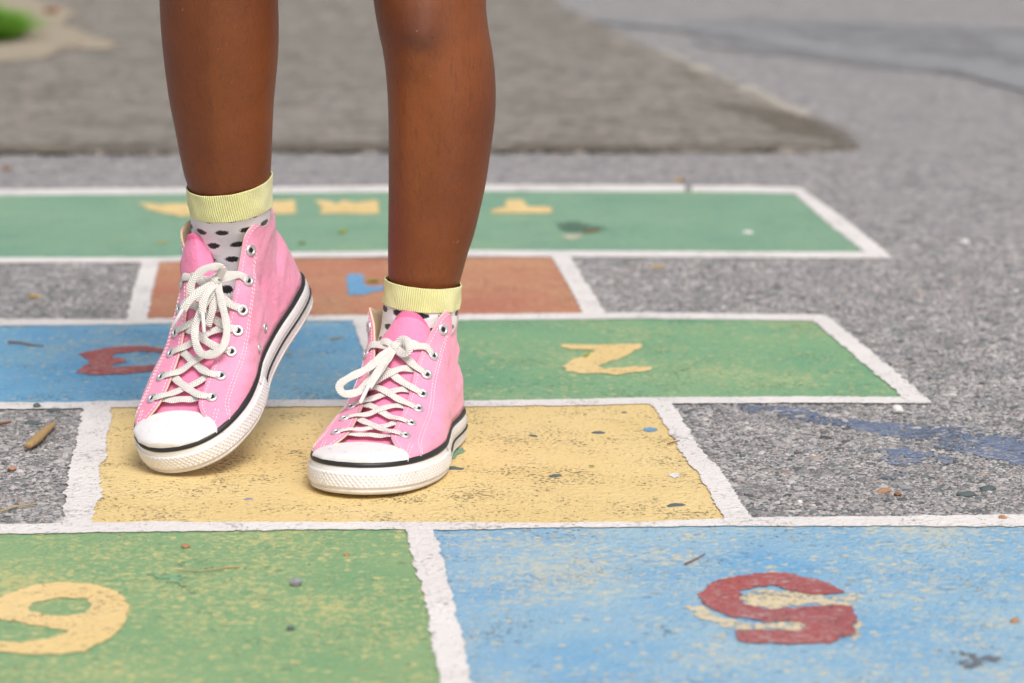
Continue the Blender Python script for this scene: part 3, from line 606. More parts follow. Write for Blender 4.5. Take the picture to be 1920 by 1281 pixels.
# placement: B stands flat, A is on its toe
def frameB():
    x0, y0, yaw = -.0685, 2.4811, .1983; c, si = math.cos(yaw), math.sin(yaw)
    R_ = np.array([[c, -si, 0], [-si, -c, 0], [0, 0, 1.]])   # rows: world dirs of local x, y, z
    f = lambda P: np.asarray(P, float) @ R_ + [x0, y0, .0018]
    g = lambda P: (np.asarray(P, float) - [x0, y0, .0018]) @ R_.T
    return f, g
def frameA():
    x, y, z, yaw, pit, rol = -.2501, 2.3480, .0155, .3676, -.4552, -.1153
    c, si = math.cos(yaw), math.sin(yaw); M0 = np.array([[c, -si, 0], [-si, -c, 0], [0, 0, 1]]).T
    Rx = np.array([[1, 0, 0], [0, math.cos(pit), -math.sin(pit)], [0, math.sin(pit), math.cos(pit)]])
    Ry = np.array([[math.cos(rol), 0, math.sin(rol)], [0, 1, 0], [-math.sin(rol), 0, math.cos(rol)]])
    R_ = M0 @ Rx @ Ry; c0 = np.array([0, .21, 0]); tr = np.array([x, y, z])
    return (lambda P: (np.asarray(P, float) - c0) @ R_.T + tr), (lambda P: (np.asarray(P, float) - tr) @ R_ + c0)
# vamp ridge / tongue centre line (y, z)
RIDGE = np.array([(.2440, .0266), (.2422, .0288), (.238, .0300), (.230, .0312), (.218, .0322), (.2055, .0330), (.194, .0362), (.182, .0395), (.168, .0450), (.150, .0535), (.134, .0635), (.118, .0785), (.103, .0955), (.090, .1110), (.083, .1220)])
def ridge_z(y): return np.interp(y, RIDGE[::-1, 0], RIDGE[::-1, 1])
def tongue_h(P):
    """signed height of local point over the tongue surface line (works on the steep part too)"""
    yy = RIDGE[:, 0]; zz = RIDGE[:, 1]; best = None
    q = P[1:3]; A_ = RIDGE[:-1]; B_ = RIDGE[1:]; d = B_ - A_; t = np.clip(((q - A_) * d).sum(1) / (d * d).sum(1), 0, 1)
    C = A_ + d * t[:, None]; D = np.linalg.norm(q - C, axis=1); i = D.argmin(); nx = np.array([-d[i][1], d[i][0]]); nx = nx if nx[1] > 0 else -nx
    if i == 0: nx = np.array([0, 1.])
    return D[i] * (1 if (q - C[i]) @ nx > 0 else -1)
def build_shoe(S, tw, person, label, eyeX, edge_dx, tongue_dx, tongue_cut, creases, lace_seed, slump=0.):
    W = S.W
    base = W([[0, .12, 0]])[0]; base[2] = min(base[2], .06) * 0
    # ---- upper: two quarter panels (this mesh is the sneaker itself)
    rows = [  # B_y, edge point (x,y,z), handle at edge (x,y,z), bottom handle
        (.2215, (.0300, .2215, .0266), (.000, .000, .0005), .001),
        (.2170, (.0288, .2185, .0292), (.0012, -.001, -.0008), .002),
        (.2120, (.0255, .2135, .0322), (.0035, -.001, -.0012), .004),
        (.2050, (.0205, .2075, .0358), (.0070, -.001, -.0018), .006),
        (.1970, (.0172, .2005, .0388), (.0105, -.001, -.0022), .009),
        (.1880, (.0163, .1900, .0414), (.0125, -.001, -.0028), .012),
        (.1700, (.0163, .1720, .0463), (.0130, -.001, -.0035), .016),
        (.1500, (.0168, .1515, .0530), (.0140, -.002, -.0050), .020),
        (.1350, (.0170, .1350, .0625), (.0145, -.002, -.0070), .026),
        (.1180, (.0172, .1170, .0770), (.0145, -.004, -.0090), .034),
        (.0980, (.0205, .1000, .0905), (.0135, -.006, -.0120), .040),
        (.0830, (.0250, .0850, .1025), (.0100, -.007, -.0160), .044),
        (.0740, (.0285, .0790, .1095), (.0075, -.006, -.0190), .045),
        (.0650, (.0318, .0710, .1125), (.0025, -.003, -.0230), .046),
        (.0530, (.0342, .0590, .1110), (-.0020, -.001, -.0300), .046),
        (.0400, (.0350, .0450, .1070), (-.0045, .001, -.0320), .045),
        (.0240, (.0318, .0290, .1030), (-.0045, .003, -.0320), .045),
        (.0090, (.0225, .0140, .1005), (-.002, .004, -.0320), .045),
        (.0022, (.0095, .0075, .0995), (.000, .005, -.0320), .045),
        (.0012, (.0000, .0065, .0995), (.000, .005, -.0320), .045)]
    NT_ = 26; panels = {}
    for side in (1, -1):
        tab = S.pt if side > 0 else S.mt
        R0 = []
        for k, (by, e, h, bh) in enumerate(rows):
            y = by
            bx = half(tab, by / .992 - .0009) * .992 if k < len(rows) - 1 else 0.
            bx = max(bx - .0006, 0)
            ex = e[0] + edge_dx(side, e[1], e[2])
            R0.append([bx * side, y, ZB - .001, ex * side, e[1], e[2], (ex + h[0]) * side, e[1] + h[1], e[2] + h[2], bh])
        R0 = cr(R0, 8)
        G = np.zeros((len(R0), NT_, 3)); tt = np.linspace(0, 1, NT_)[:, None]
        for i, r in enumerate(R0):
            B0, E0, H0 = r[0:3], r[3:6], r[6:9]; B1 = B0 + np.array([side * (.0015 if r[1] > .09 else (-.0012 if side == (1 if S.pl else -1) else -.0050)), 0, r[9]])
            G[i] = (1 - tt) ** 3 * B0 + 3 * (1 - tt) ** 2 * tt * B1 + 3 * (1 - tt) * tt ** 2 * H0 + tt ** 3 * E0
        # creases and slack in the cloth
        Nn = nrm(np.cross(np.gradient(G, axis=0), np.gradient(G, axis=1))) * 1.0
        if (Nn[len(G) // 2, 8, 0] * side) < 0: Nn = -Nn
        dsp = np.zeros(G.shape[:2])
        for (sd_, y0, z0, ang, ln, wd, am) in creases:
            if sd_ != side: continue
            yy, zz = G[..., 1] - y0, G[..., 2] - z0; a = yy * math.cos(ang) + zz * math.sin(ang); b = -yy * math.sin(ang) + zz * math.cos(ang) + a * a * 6
            dsp += am * np.exp(-(a / ln) ** 2 - (b / wd) ** 2)
        ii = np.array([[noise.noise(Vector(G[i, j]) * 38) for j in range(NT_)] for i in range(len(G))])
        fade = np.minimum(np.linspace(0, 1, NT_) * 6, 1)[None] * np.minimum((1 - np.linspace(0, 1, NT_)) * 5, 1)[None]
        G = G + Nn * ((dsp + ii * .0011) * fade)[..., None]
        G = S.spring(G); panels[side] = (G, Nn)
    Vs, Fs, UV = [], [], []
    for side in (1, -1):
        G, _ = panels[side]; n, m = G.shape[:2]; k = sum(len(v) for v in Vs); f = [tuple(k + q for q in ff) for ff in gridF(n, m)]
        if side < 0: f = [ff[::-1] for ff in f]
        Fs += f; Vs.append(W(G.reshape(-1, 3)))
        UV.append(np.c_[G[..., 1].ravel(), G[..., 2].ravel() + np.abs(G[..., 0].ravel()) * .8])
    up = mesh('sneaker', np.vstack(Vs), Fs, [M['canvas'], M['binding']], person, org=base, uv=np.vstack(UV))
    me = up.data
    nf = (panels[1][0].shape[0] - 1) * (NT_ - 1)
    for side, k0 in ((1, 0), (-1, nf)):      # outside must face away from the shoe's middle
        G, Nn = panels[side]; i_, j_ = len(G) // 2, 10; out = W([G[i_, j_] + Nn[i_, j_]])[0] - W([G[i_, j_]])[0]
        if out @ np.array(me.polygons[k0 + i_ * (NT_ - 1) + j_].normal) < 0:
            for f_ in range(k0, k0 + nf): me.polygons[f_].flip()
    me.update()
    s_ = up.modifiers.new('weld', 'WELD'); s_.merge_threshold = .0003
    so = up.modifiers.new('thick', 'SOLIDIFY'); so.thickness = .0016; so.offset = -1; so.material_offset = 1; so.material_offset_rim = 1; so.use_even_offset = False
    up['label'] = label
    def part(name, V, F, mats, lab=None, **kw):
        o = mesh(name, W(np.asarray(V, float)), F, mats, up, **kw)
        if lab: o['label'] = lab
        return o
    # ---- sole
    prof = [(-.006, .0002), (-.002, .0003), (-.0005, .0012), (.0003, .003), (.0008, .0075), (.0008, .012), (.0004, .018), (-.0006, .0232), (-.0018, .0258), (-.0042, .0262)]
    V, uv = [], []; NO = 360
    for off, z in prof:
        P, N = S.outline(off * 1.0, NO); V.append(S.spring(np.c_[P, np.full(NO, z)])); uv.append(np.c_[np.linspace(0, .7, NO), np.full(NO, z)])
    F = gridF(len(prof), NO, True); F += [tuple(range(NO)), tuple(range((len(prof) - 1) * NO, len(prof) * NO))]
    fixn(part('sole', np.vstack(V), F, M['sole'], uv=np.vstack(uv)))
    # ---- strips round the side of the sole
    def strip(name, mat, z0, z1, off, sel, nz=5, lab=None, n=720, thick=.0007, fn=None, lip=.0006):
        P, N = S.outline(0, n); idx = [i for i in range(n) if sel(P[i])]
        # rotate so indices are contiguous
        gaps = [k for k in range(len(idx)) if (idx[k] - idx[k - 1]) % n != 1]; closed = len(idx) == n
        if not closed: idx = idx[gaps[0]:] + idx[:gaps[0]]
        zs = np.linspace(z0, z1, nz); G = []
        po = np.interp(zs, [a[1] for a in prof], [a[0] for a in prof])
        ring = []
        for q, i in enumerate(idx):
            col = []
            col.append(np.r_[P[i] + N[i] * (po[0] - .001), zs[0]])
            for j, z in enumerate(zs):
                o_ = po[j] + off - (lip if j in (0, nz - 1) else 0)
                if fn: o_ += fn(q * (np.linalg.norm(P[1] - P[0])), z, j / (nz - 1), P[i])
                col.append(np.r_[P[i] + N[i] * o_, z])
            col.append(np.r_[P[i] + N[i] * (po[-1] - .001), zs[-1]])
            ring.append(col)
        if closed: ring.append(ring[0])
        ring = S.spring(np.array(ring)); o = part(name, ring.reshape(-1, 3), gridF(ring.shape[0], ring.shape[1]), mat, lab); fixn(o)
        return o
    o = strip('stripe', M['black'], .0216, .0259, .0012, lambda p: True, 4, 'upper black stripe')
    side_y = lambda p: .150 if p[0] > 0 else .150
    strip('stripe', M['black'], .0098, .0118, .0012, lambda p: p[1] < side_y(p), 4, 'lower black stripe')
    strip('foxing_band', M['rubber'], .0130, .0215, .0007, lambda p: p[1] < .152, 6, n=720)
    def knurl(s, z, q, p):
        e = min(1, (1 - abs(2 * q - 1)) * 6); pitch = .0038
        a = (s + z * .85) / pitch; b = (s - z * .85) / pitch
        tri = lambda v: abs(2 * (v - math.floor(v)) - 1)
        return e * .0011 * min(tri(a), tri(b)) * .75
    strip('toe_bumper', M['sole' if False else 'rubber'], .0055, .0172, .0010, lambda p: p[1] > .140, 26, n=1500, fn=knurl)
    strip('outsole_edge', M['sole'], .0006, .0040, .0007, lambda p: True, 5)
    # ---- toe cap and vamp: sections of one dome
    def dome(y, th, off=0.):
        wd = half(S.pt, y / .992 - .0009) * .992 if math.cos(th) >= 0 else half(S.mt, y / .992 - .0009) * .992
        c_, s_ = math.cos(th), math.sin(th); R = ridge_z(y) - ZB
        x = wd * math.copysign(abs(c_) ** .98, c_); z = ZB - .001 + (R + .001) * s_ ** .95
        n_ = np.array([c_ * .7, .35 if y > .22 else .1, s_ * 1.]); n_ /= np.linalg.norm(n_)
        return np.array([x, y, z]) + n_ * off
    th = np.linspace(0, math.pi, 61); V = []; uv = []
    for i, t_ in enumerate(np.linspace(0, 1, 40)):
        for a in th:
            yb = .2225 - .0170 * math.sin(a) ** 1.4; yt = .2439; k = 1 - (1 - t_) ** 1
            y = yt - (yt - yb) * (t_ ** 1.6); V.append(dome(y, a, .0013 * min(1, t_ * 8)))
    V = np.array(V); last = V[-61:].copy(); last[:, 2] -= .0018; last[:, 1] -= .0002; V = np.vstack([V, last])
    o = part('toe_cap', S.spring(V), gridF(41, 61), M['rubber']); fixn(o)
    if sum((Vector(p.normal).z) * p.area for p in o.data.polygons) < 0: o.data.flip_normals()
    # tongue with vamp: one pink surface from the cap up to the ankle
    yl = cr(RIDGE[4:], 6); V = []; n_ = len(yl); s_l = np.r_[0, np.cumsum(np.linalg.norm(np.diff(yl, axis=0), axis=1))]; cut = int(n_ * tongue_cut)
    yl = yl[:cut]; n_ = len(yl)
    for i, (y, z) in enumerate(yl):
        tt_ = np.clip((.196 - y) / .05, 0, 1); tt_ = tt_ * tt_ * (3 - 2 * tt_); end = i / (n_ - 1)
        hw_f = lambda sgn: half(S.pt if sgn > 0 else S.mt, y) * .96
        for q in np.linspace(-1, 1, 33):
            xw = hw_f(q) * (1 - tt_) + .0225 * tt_
            rnd = 1.0
            up_ = max(0, (end - .86) / .14); 
            x = q * xw * (1 - .25 * up_ ** 2) * (1 if q < 0 else 1 - slump * max(0, (end - .62) / .38) ** .8) + tongue_dx(end)
            zf = ZB - .001 + (z - ZB) * (1 - abs(q) ** 2.4) ** .6
            zt = z - .006 * q * q; yt_ = y - .010 * q * q * min(1, tt_ * 1.2) * (1 if z > .06 else .5)
            # rounded top end
            yy = y * (1 - tt_) + yt_ * tt_; zz = zf * (1 - tt_) + zt * tt_
            dr = up_ ** 1 * (abs(q) ** 3) * .014
            V.append((x, yy, zz - dr + .0007 * noise.noise(Vector((x * 60, yy * 60, zz * 60)))))
    V = S.spring(np.array(V)); V[:, 2] -= .0010
    o = part('tongue', V, gridF(n_, 33), [M['tongue'], M['rimpink']], uv=np.c_[V[:, 0], V[:, 1] + V[:, 2]],
             midx=[1 if (f // 32 >= n_ - 3 or (f // 32 > n_ * .62 and (f % 32 in (0, 31)))) else 0 for f in range((n_ - 1) * 32)])
    if np.mean([p.normal.z for p in o.data.polygons]) < 0: o.data.flip_normals()
    so = o.modifiers.new('thick', 'SOLIDIFY'); so.thickness = .0022; so.offset = -1
    # footbed lining seen down inside the collar
    # ---- eyelets
    EYT = np.array([(.0275, .195, .038), (.0275, .172, .0415), (.028, .150, .0475), (.0285, .135, .057), (.028, .121, .073), (.0300, .102, .087), (.0318, .082, .101)])
    def onpanel(side, P):
        G, N = panels[side]; d = np.linalg.norm(G - P, axis=2); i, j = np.unravel_index(d.argmin(), d.shape)
        i = min(max(i, 1), G.shape[0] - 2); j = min(max(j, 1), G.shape[1] - 2)
        n_ = np.cross(G[i + 1, j] - G[i - 1, j], G[i, j + 1] - G[i, j - 1]); n_ /= np.linalg.norm(n_)
        if n_ @ N[i, j] < 0: n_ = -n_
        t_ = nrm(G[i + 1, j] - G[i - 1, j]); return G[i, j].copy(), n_, t_, (i, j)
    def at_d(side, i, d):
        G, N = panels[side]; s = np.r_[0, np.cumsum(np.linalg.norm(np.diff(G[i][::-1], axis=0), axis=1))]
        j = NT_ - 1 - np.interp(d, s, np.arange(NT_)); a = int(min(max(math.floor(j), 0), NT_ - 2)); f = j - a
        return G[i, a] * (1 - f) + G[i, a + 1] * f, N[i, a]
    def ring(c, n_, t_, R=.0034, r=.0014):
        b = np.cross(n_, t_); V = []; F = []
        for i in range(20):
            a = i / 20 * 2 * math.pi; d = t_ * math.cos(a) + b * math.sin(a)
            for j in range(8):
                e = j / 8 * 2 * math.pi; V.append(c + d * (R + r * math.cos(e)) + n_ * (r * .8 * math.sin(e) + .0006))
        F = gridF(20, 8, True)
        for j in range(8): F.append((19 * 8 + j, 19 * 8 + (j + 1) % 8, (j + 1) % 8, j))
        o = part('eyelet', V, F, M['metal']); fixn(o)
        D = [c + n_ * .0007 + (t_ * math.cos(a) + b * math.sin(a)) * (R - .0008) for a in np.linspace(0, 2 * math.pi, 16, endpoint=False)]
        # dark disc of the opening, same mesh
        me = o.data; bm = bmesh.new(); bm.from_mesh(me); me.materials.append(M['hole'])
        Wd = W(np.array(D)) - WORLD_LOC[o.name]; vs = [bm.verts.new(v) for v in Wd]; f = bm.faces.new(vs); f.material_index = 1
        bm.to_mesh(me); bm.free()
    eye = {1: [], -1: []}
    for side in (1, -1):
        for k, e in enumerate(EYT):
            tgt = np.array([(e[0] + eyeX(side, k)) * side, e[1], e[2]]); tgt = S.spring(tgt)
            _, _, _, (i, j) = onpanel(side, tgt); c, n_ = at_d(side, i, .0100 if k < 6 else .0085); _, n_, t_, _ = onpanel(side, c)
            eye[side].append((c, n_, t_, i)); ring(c, n_, t_)
    med = -1 if S.pl else 1
    for (y, z) in ((.128, .0355), (.103, .0365)):
        c, n_, t_, _ = onpanel(med, np.array([med * .034, y, z])); ring(c, n_, t_, .0026, .0011)
    # ---- stitching
    V, F = [], []
    def stitch(path):
        P = np.array([p for p, _ in path]); N = np.array([n for _, n in path]); s = np.r_[0, np.cumsum(np.linalg.norm(np.diff(P, axis=0), axis=1))]
        q = 0
        while q + .0023 < s[-1]:
            a = np.array([np.interp(q, s, P[:, k]) for k in range(3)]); b = np.array([np.interp(q + .0023, s, P[:, k]) for k in range(3)])
            n_ = nrm(np.array([np.interp(q, s, N[:, k]) for k in range(3)])); t_ = nrm(b - a); bb = np.cross(n_, t_); k0 = len(V); r = .00034
            for (c, sc_) in ((a, .4), (a * .75 + b * .25, 1), (a * .25 + b * .75, 1), (b, .4)):
                for e in range(5):
                    an = e / 5 * 2 * math.pi; V.append(c + (bb * math.cos(an) + n_ * math.sin(an)) * r * sc_ + n_ * .0003)
            F.extend([tuple(k0 + x for x in f) for f in gridF(4, 5, True)]); q += .0033
    nrow = panels[1][0].shape[0]
    for side in (1, -1):
        for (d0, d1, lo, hi) in ((.0032, .0032, 14, nrow - 2), (.0225, .0140, 24, 96), (.0250, .0165, 22, 97)):
            path = []
            for i in range(lo, hi):
                f = (i - 24) / 70.; path.append(at_d(side, i, d0 + (d1 - d0) * min(max(f, 0), 1)))
            stitch(path)
        for dd_ in (.006, .0085):  # short reinforcing lines at the front corner
            stitch([at_d(side, i, dd_ + (i - 14) * .0006) for i in range(12, 30)])
    o = part('stitching', V, F, M['thread']); fixn(o)
    # ---- laces
    LV, LF, LUV = [], [], []
    def ribbon(P, Nrm, width=.0062, th=.0008, taper=False, n=None):
        """P local points, Nrm local normals of the flat side"""
        s0 = np.r_[0, np.cumsum(np.linalg.norm(np.diff(P, axis=0), axis=1))]; n = n or max(12, int(s0[-1] / .0015))
        t = np.linspace(0, s0[-1], n); P2 = np.stack([np.interp(t, s0, P[:, k]) for k in range(3)], 1)
        for _ in range(2): P2[1:-1] = (P2[:-2] + 2 * P2[1:-1] + P2[2:]) / 4
        N2 = nrm(np.stack([np.interp(t, s0, Nrm[:, k]) for k in range(3)], 1)); T2 = nrm(np.gradient(P2, axis=0)); B2 = nrm(np.cross(T2, N2)); N2 = nrm(np.cross(B2, T2))
        k0 = len(LV); m = 16; off = rng.uniform(0, 1)
        for i in range(n):
            w_ = width * (1 + .07 * math.sin(i * .6 + off * 9))
            for j in range(m):
                a = j / m * 2 * math.pi; ca, sa = math.cos(a), math.sin(a)
                q = math.copysign(abs(ca) ** .45, ca) * w_ / 2; h_ = math.copysign(abs(sa) ** .8, sa) * th / 2 * (1 - .35 * 0)
                LV.append(P2[i] + B2[i] * q + N2[i] * (h_ - .6 * q * q / w_ * .35)); LUV.append((t[i] + off, .5 + q / w_))
        LF.extend([tuple(k0 + x for x in f) for f in gridF(n, m, True)]); LF.append(tuple(k0 + j for j in range(m))); LF.append(tuple(k0 + (n - 1) * m + j for j in range(m)))
    def tong(x, y, h, end=.5):
        """point h above the tongue centre line at given y"""
        z = ridge_z(y); dz = (ridge_z(y - .004) - ridge_z(y + .004)) / .008; n_ = nrm(np.array([0, dz, 1.])); q = x / .026
        b = S.spring(np.array([x, y - .006 * q * q * (1 if z > .06 else .4), z - .005 * q * q])); return b + n_ * h, n_
    R_ = random.Random(lace_seed)
    # bottom bar, tucked under both panels
    def edge(side, i, d): return at_d(side, i, d)
    def seg(sa, ia, sb, ib, top, start_over=True, end_over=False):
        """from eyelet ia on side sa over its panel edge, across the tongue, under the edge of sb near eyelet ib"""
        c, n_, t_, ri = eye[sa][ia]; P, N = [], []
        if start_over:
            P += [c - n_ * .0012, c + n_ * .0010]; N += [n_, n_]
            e, en = edge(sa, ri, .0055); P.append(e + en * .0015); N.append(en)
            e, en = edge(sa, ri, .0005); P.append(e + en * .0022); N.append(en)
        else:
            e, en = edge(sa, ri, .004); P.append(e - en * .0030); N.append(en)
            e, en = edge(sa, ri, 0); P.append(e - en * .0012); N.append(en)
        c2, n2, t2, rj = eye[sb][ib]
        if end_over: P2 = [edge(sb, rj, .0005), edge(sb, rj, .0055)]; ends = [(P2[0][0] + P2[0][1] * .0022, P2[0][1]), (P2[1][0] + P2[1][1] * .0015, P2[1][1]), (c2 + n2 * .001, n2), (c2 - n2 * .0012, n2)]
        else:
            a_, b_ = edge(sb, rj, 0), edge(sb, rj, .0045); ends = [(a_[0] - a_[1] * .0016, a_[1]), (b_[0] - b_[1] * .0036, b_[1])]
        a0 = P[-1]; b0 = ends[0][0]
        for f in (.25, .5, .75):
            q = a0 * (1 - f) + b0 * f; h = .0022 + (.0017 if top else 0) * (1 - abs(2 * f - 1)) + R_.uniform(0, .0006)
            p, tn = tong(q[0], q[1], h); mm = max(p[2], q[2] - .002 + h * .2); p[2] = mm; P.append(p); N.append(tn)
        for p, tn in ends: P.append(p); N.append(tn)
        ribbon(cr(np.array(P), 6), cr(np.array(N), 6))
    seg(1, 0, -1, 0, False, False, False)
    for i in range(0, 5):
        seg(1, i, -1, i + 1, i % 2 == 0); seg(-1, i, 1, i + 1, i % 2 == 1)
    # bow: knot point then measured loops, each point lifted off the tongue
    def lift(u, v, h):
        o_ = np.array([0, 0, CAM_H]); d = ray(u, v); lo, hi = 1.9, 2.7; f = lambda t_: tongue_h(S.inv([o_ + d * t_])[0]) - h
        for t_ in np.arange(lo, hi, .004):
            if f(t_) < 0: hi = t_; lo = t_ - .004; break
        for _ in range(18):
            m_ = (lo + hi) / 2
            if f(m_) < 0: hi = m_
            else: lo = m_
        return S.inv([o_ + d * hi])[0]
    # panels 5 -> knot
    K = lift(*tw['knot'], .0045); tn = tong(0, K[1], 0)[1]
    for side in (1, -1):
        c, n_, t_, ri = eye[side][5]; e, en = edge(side, ri, .005); e2, en2 = edge(side, ri, .0003)
        mid = (e2 + K) / 2 + tn * .0012
        ribbon(cr(np.array([c - n_ * .0012, c + n_ * .001, e + en * .0016, e2 + en2 * .0022, mid, K]), 6), cr(np.array([n_, n_, en, en2, tn, tn]), 6))
    for pts in tw['strands']:
        P = np.array([lift(u, v, h) for u, v, h in pts]); T_ = nrm(np.gradient(P, axis=0)); N = []
        camd = S.inv([[0, 0, CAM_H]])[0]
        for q, p in enumerate(P):
            roll = pts[q][3] if len(pts[q]) > 3 else 0
            n0 = nrm(camd - p) * .5 + tn * .5; n0 = nrm(n0 - T_[q] * (n0 @ T_[q])); b0 = np.cross(T_[q], n0); N.append(n0 * math.cos(roll) + b0 * math.sin(roll))
        ribbon(cr(P, 8), cr(np.array(N), 8))
    # knot: short wraps
    b0 = nrm(np.cross(tn, [1, 0, 0])); x0 = np.array([1, 0, 0.])
    for (a, sc_) in ((.3, 1.), (-.7, .85)):
        ax = x0 * math.cos(a) + b0 * math.sin(a); bx_ = nrm(np.cross(tn, ax)); P = [K + bx_ * .0042 * sc_ * math.cos(t_) + tn * (.0030 * sc_ * math.sin(t_) + .001) for t_ in np.linspace(-.6, 3.9, 14)]
        P = np.array(P); N = nrm(P - K); ribbon(P, N, .0062, .0015)
    o = mesh('shoelace', W(np.array(LV)), LF, M['lace'], up, uv=LUV); fixn(o)
    for (pa, pb) in tw['aglets']:
        a = lift(*pa); b = lift(*pb); t_ = nrm(b - a); u_ = nrm(np.cross(t_, tn)); v_ = np.cross(t_, u_); V = []
        for f in (0, .03, .97, 1):
            r = .0015 if f in (.03, .97) else .0010
            for e in range(10): an = e / 10 * 2 * math.pi; V.append(a + (b - a) * f + (u_ * math.cos(an) + v_ * math.sin(an)) * r)
        o = part('aglet', V, gridF(4, 10, True) + [tuple(range(10)), tuple(range(30, 40))], M['aglet']); fixn(o)
    return up

fB, gB = frameB(); fA, gA = frameA()
SB = Shoe(fB, gB, True, 'B'); SA = Shoe(fA, gA, False, 'A')

# ------------------------------------------------------------------ the person: legs from measured silhouettes
ankB = fB([[0, .052, .105]])[0]; ankA = fA([[0, .055, .105]])[0]
person = empty('person', (float((ankA[0] + ankB[0]) / 2), 2.4, 0))
tag(person, 'child in pink high top sneakers and dotted yellow cuffed socks, standing in the yellow box', 'person')
def leg_rings(sil, Y0, Y1, v0, v1, depth=1.1, back=.0):
    """sil rows: (v, left u, right u) in photo pixels; leg leans from depth Y0 (at v0, ankle) to Y1 (at v1)"""
    out = []
    for v, a, b in sil:
        f = (v - v0) / (v1 - v0); Y = Y0 + (Y1 - Y0) * f
        pa, pb = atY(a, v, Y), atY(b, v, Y); c = (pa + pb) / 2; r = (pb[0] - pa[0]) / 2; out.append((c, r))
    return out
SILB = [(620, 736, 846), (580, 736, 848), (548, 731, 856), (520, 728, 865), (480, 727.5, 876), (440, 727.5, 889), (400, 728, 899), (350, 728.5, 910), (300, 728.5, 918), (250, 728.5, 925), (200, 727.5, 929.5), (150, 724.5, 929), (100, 718.5, 924), (60, 710, 917), (20, 703, 912), (-20, 698, 911)]
SILA = [(440, 378, 488), (400, 372, 494), (372, 361, 501), (350, 353, 505.5), (325, 345, 507.5), (295, 338.5, 509), (266, 333, 510), (230, 326, 511.5), (195, 319, 513), (152, 312.5, 517), (106, 307, 521), (53, 302, 522.5), (0, 299.5, 521), (-50, 298, 519), (-100, 297, 517)]
def tube(rings, m=64):
    """rings: (centre, rx, ryf, ryb, dir) -> vertices"""
    V = []
    for c, rx, rf, rb, knee in rings:
        for j in range(m):
            a = j / m * 2 * math.pi; x = math.cos(a); y = math.sin(a); r = rb if y > 0 else rf
            V.append([c[0] + rx * math.copysign(abs(x) ** .95, x), c[1] + r * y, c[2]])
    return np.array(V)
RB = leg_rings(SILB, ankB[1] + .004, ankB[1] - .012, 560, 40); RA = leg_rings(SILA, ankA[1] - .004, ankA[1] - .045, 400, 0)
def shape(R, calf):
    out = []
    for k, (c, r) in enumerate(R):
        s = k / (len(R) - 1); b = r * (1.08 + .16 * math.exp(-((s - calf) / .22) ** 2)); f = r * (1.02 - .06 * math.exp(-((s - .35) / .25) ** 2))
        out.append((c, r, f, b, 0))
    return out
ringsB = shape(RB, .62); ringsA = shape(RA, .75)
# knees and thighs above the frame
def above(rs, hip, kneeZ, dirY):
    c, r, f, b, _ = rs[-1]; top = []
    for t_, w_ in ((.12, 1.0), (.25, 1.03), (.4, 1.1), (.6, 1.22), (.8, 1.33), (1., 1.4)):
        p = c * (1 - t_) + np.array(hip) * t_; p[1] += dirY * math.sin(math.pi * t_) * -.02; top.append((p, r * w_, r * w_ * 1.02, r * w_ * 1.05, 0))
    return rs + top
hipZ = .68
midX = (ringsA[-1][0][0] + ringsB[-1][0][0]) / 2
allB = above(ringsB, (midX + .060, ankB[1] + .02, hipZ), .36, 1); allA = above(ringsA, (midX - .060, ankB[1] + .015, hipZ), .4, 1)
V, F = [], []
for rs in (allB, allA):
    P = np.array([np.r_[c, a, b, d] for c, a, b, d, _ in rs]); P = cr(P, 6); m = 64
    R_ = [(p[:3], p[3], p[4], p[5], 0) for p in P]; vv = tube(R_, m); k0 = len(V); V += vv.tolist()
    F += [tuple(k0 + x for x in f) for f in gridF(len(R_), m, True)] + [tuple(k0 + j for j in range(m)), tuple(k0 + (len(R_) - 1) * m + j for j in range(m))]
# pelvis
P = []; m = 64; hx, hy = midX, ankB[1] + .018; prs = [(hipZ - .05, .045, .05), (hipZ - .03, .105, .062), (hipZ, .125, .075), (hipZ + .04, .122, .078), (hipZ + .09, .105, .07), (hipZ + .13, .100, .066)]
k0 = len(V)
for z, rx, ry in prs:
    for j in range(m): a = j / m * 2 * math.pi; V.append([hx + rx * math.cos(a), hy + ry * math.sin(a), z])
F += [tuple(k0 + x for x in f) for f in gridF(len(prs), m, True)] + [tuple(k0 + j for j in range(m)), tuple(k0 + (len(prs) - 1) * m + j for j in range(m))]
body = mesh('body', V, F, M['skin'], person)
fixn(body)
# merge legs and hips to one continuous skin
rm = body.modifiers.new('remesh', 'REMESH'); rm.mode = 'VOXEL'; rm.voxel_size = .0022; rm.use_smooth_shade = True
dg = bpy.context.evaluated_depsgraph_get(); me2 = bpy.data.meshes.new_from_object(body.evaluated_get(dg)); body.modifiers.clear(); body.data = me2
nv = len(me2.vertices); co = np.zeros(nv * 3); me2.vertices.foreach_get('co', co); co = co.reshape(-1, 3); off = WORLD_LOC['body']
# relax voxel steps, then sculpt knee and shin
ne = len(me2.edges); ed = np.zeros(ne * 2, int); me2.edges.foreach_get('vertices', ed); ed = ed.reshape(-1, 2)
cnt = np.bincount(ed.ravel(), minlength=nv)[:, None]
for it in range(14):
    acc = np.zeros_like(co); 
    for k in range(3): acc[:, k] = np.bincount(ed[:, 0], co[ed[:, 1], k], nv) + np.bincount(ed[:, 1], co[ed[:, 0], k], nv)
    co += (acc / cnt - co) * (.5 if it % 2 == 0 else -.47)
wc = co + off
def bump_at(u, v, Y, rx, rz, amp, attr=None):
    c = atY(u, v, Y); front = np.clip((c[1] - wc[:, 1] + .02) / .03, 0, 1)
    g = np.exp(-((wc[:, 0] - c[0]) / rx) ** 2 - ((wc[:, 2] - c[2]) / rz) ** 2) * front * (wc[:, 1] < c[1] + .01)
    wc[:, 1] -= g * amp; return g
yb = ankB[1] - .012
